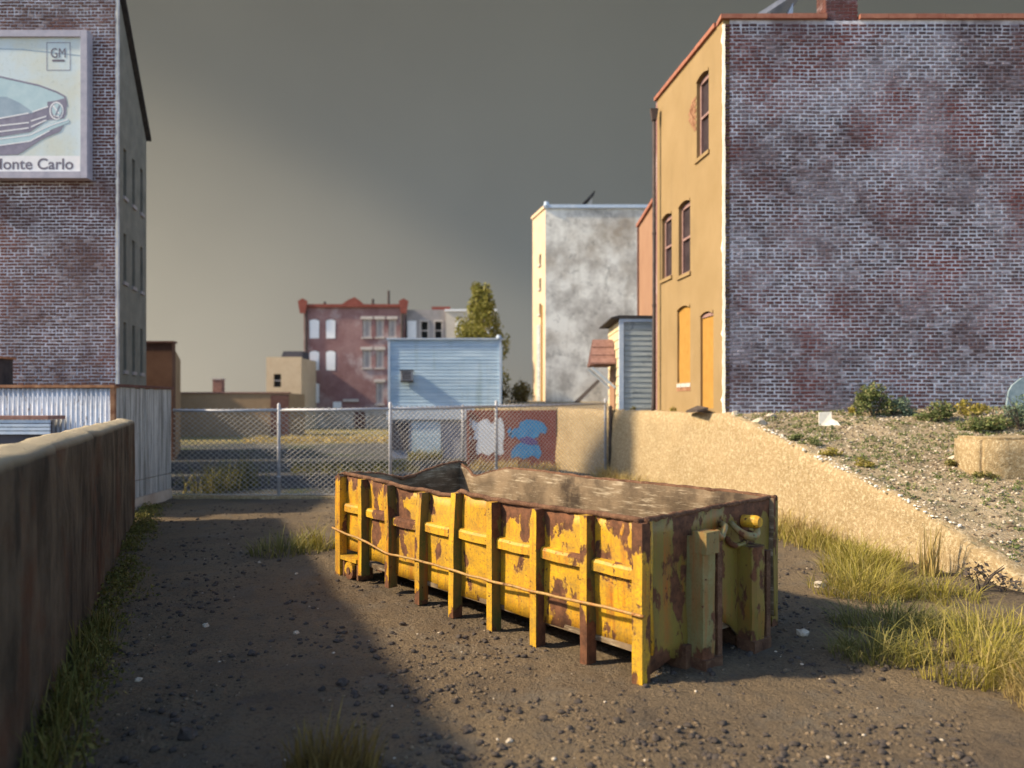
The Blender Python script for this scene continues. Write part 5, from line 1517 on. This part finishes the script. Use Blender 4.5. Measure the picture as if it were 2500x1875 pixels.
def stone(p, s, seed, label, m='stone_light', group=None, zfn=gh, sq=.7, name='stone'):
    rg = random.Random(seed); mb = MB(); z = zfn(p[0], p[1])
    mb.add([(x + p[0], y + p[1], w + z + s * .12) for x, y, w in lump(rg, s * 1.2, .8, sq)], SF)
    return tag(mb.build(name, M[m]), label, 'stone', group)
WS = 'white stones on the dirt lane'
for i, (xd, yd, s, lb) in enumerate(((445, 1350, .10, 'white stone at the middle of the shaded lane'), (640, 1365, .10, 'white stone nearer the dumpster on shaded lane'), (214, 1422, .12, 'pale stone close to the concrete wall foot'), (560, 1215, .07, 'small white stone left of the grass tuft'),
                                     (640, 1240, .06, 'tiny white chip just below the grass tuft'), (300, 1470, .08, 'pale chip low in the dark left lane'), (1100, 1600, .06, 'small pale stone in the sunlit foreground'))):
    p = gp(xd, yd); stone(p, s * .62, 130 + i, lb, 'stone_light', WS)
for i, (xd, yd, s, lb) in enumerate(((405, 1590, .22, 'large dark cinder lump at lower left'), (545, 1415, .13, 'dark cinder lump in mid lane'), (870, 1345, .11, 'dark lump beside the dumpster shadow edge'), (740, 1480, .13, 'dark cinder lump left of centre foreground'), (1010, 1570, .12, 'dark lump in the sunlit foreground'))):
    p = gp(xd, yd); stone(p, s * .62, 150 + i, lb, 'stone_dark', 'large cinder lumps on the lane', gh, .6, 'cinder_lump')
for i, (x, y, s, lb) in enumerate(((dx(1640, 15.9), 15.9, .22, 'white rock on top of the retaining wall crest'), (dx(1665, 16.4), 16.4, .16, 'small white rock at the brick wall foot'), (dx(1590, 16.7), 16.7, .20, 'white plaster lump at the ochre wall corner'), (dx(2060, 13.4), 13.4, .16, 'pale rock on the stony slope near cushion plant'), (dx(1870, 11.7), 11.7, .10, 'small pale rock low on the slope'), (dx(1770, 9.6), 9.6, .12, 'white stone in the grass right of the dumpster'), (dx(1735, 7.6), 7.6, .11, 'pale stone at the right foot of the dumpster'))):
    stone((x, y), s, 170 + i, lb, 'stone_light', 'pale rocks on the hill', hz2)
# upright slab, half-buried block, dark board
sx_, sy_ = dx(1786, 15.6), 15.6; sz_ = hz_(sx_, sy_)
mb = MB(); mb.prism([(sx_ - .16, sy_, sz_ - .05), (sx_ + .26, sy_ - .1, sz_ - .03), (sx_ + .20, sy_ - .05, sz_ + .08), (sx_ + .10, sy_, sz_ + .14), (sx_ + .11, sy_ + .03, sz_ + .28), (sx_ - .15, sy_ + .03, sz_ + .27)], (.02, .07, 0))
tag(mb.build('broken_slab', M['plaster_edge']), 'broken white slab standing up before the purple brick wall', 'slab')
Yk = 12.3; kx = dx(2120, Yk)
mb = MB(); vs = []
ks = [(0, 0), (1.6, 0), (1.6, .9), (0, .9)]
kz0, kz1 = hz_(kx, Yk) - .2, dz(945, Yk) 
def blk(u, v):
    return Vector((kx + u * 1.7 + .02 * nz(u * 6, v * 6, 1), Yk, 0))
mb.box(kx, kx + 1.7, Yk, Yk + .8, kz0, kz1)
bm = bmesh.new(); me = bpy.data.meshes.new('t'); me.from_pydata(mb.v, [], mb.f); bm.from_mesh(me)
bmesh.ops.recalc_face_normals(bm, faces=bm.faces[:])
bmesh.ops.bevel(bm, geom=bm.edges[:], offset=.05, segments=2, affect='EDGES')
bmesh.ops.subdivide_edges(bm, edges=bm.edges[:], cuts=3, use_grid_fill=True)
for v in bm.verts: v.co += Vector((nz(v.co.x * 4, v.co.y * 4, v.co.z * 4), nz(v.co.y * 4, v.co.z * 4, 7), nz(v.co.z * 4, v.co.x * 4, 3))) * .03
mb2 = MB(); bm.verts.index_update(); mb2.add([v.co for v in bm.verts], [[v.index for v in f.verts] for f in bm.faces]); bm.free()
tag(mb2.build('stone_block', M['retain'], None, True), 'half-buried tan masonry block at the right edge of the slope', 'block')
mb = MB(); kx = dx(2000, 16.3); z = hz_(kx, 16.3)
mb.box(dx(1950, 16.75), dx(2100, 16.75), 16.72, 16.86, z - .08, z + .05); tag(mb.build('dark_board', M['twig']), 'dark timber lying along the foot of the brick wall', 'timber')
mb = MB(); dx_, dy_ = dx(1525, 17.6), 17.5
mb.prism([(dx_ - .28, dy_ + .9, 2.08), (dx_ - .25, dy_ - .1, 2.1), (dx_ + .0, dy_ - .1, 2.16), (dx_ + .0, dy_ + .9, 2.2)], (0, 0, .05))
tag(mb.build('door_step_board', M['twig']), 'dark broken board at the boarded door of the ochre wall', 'board')
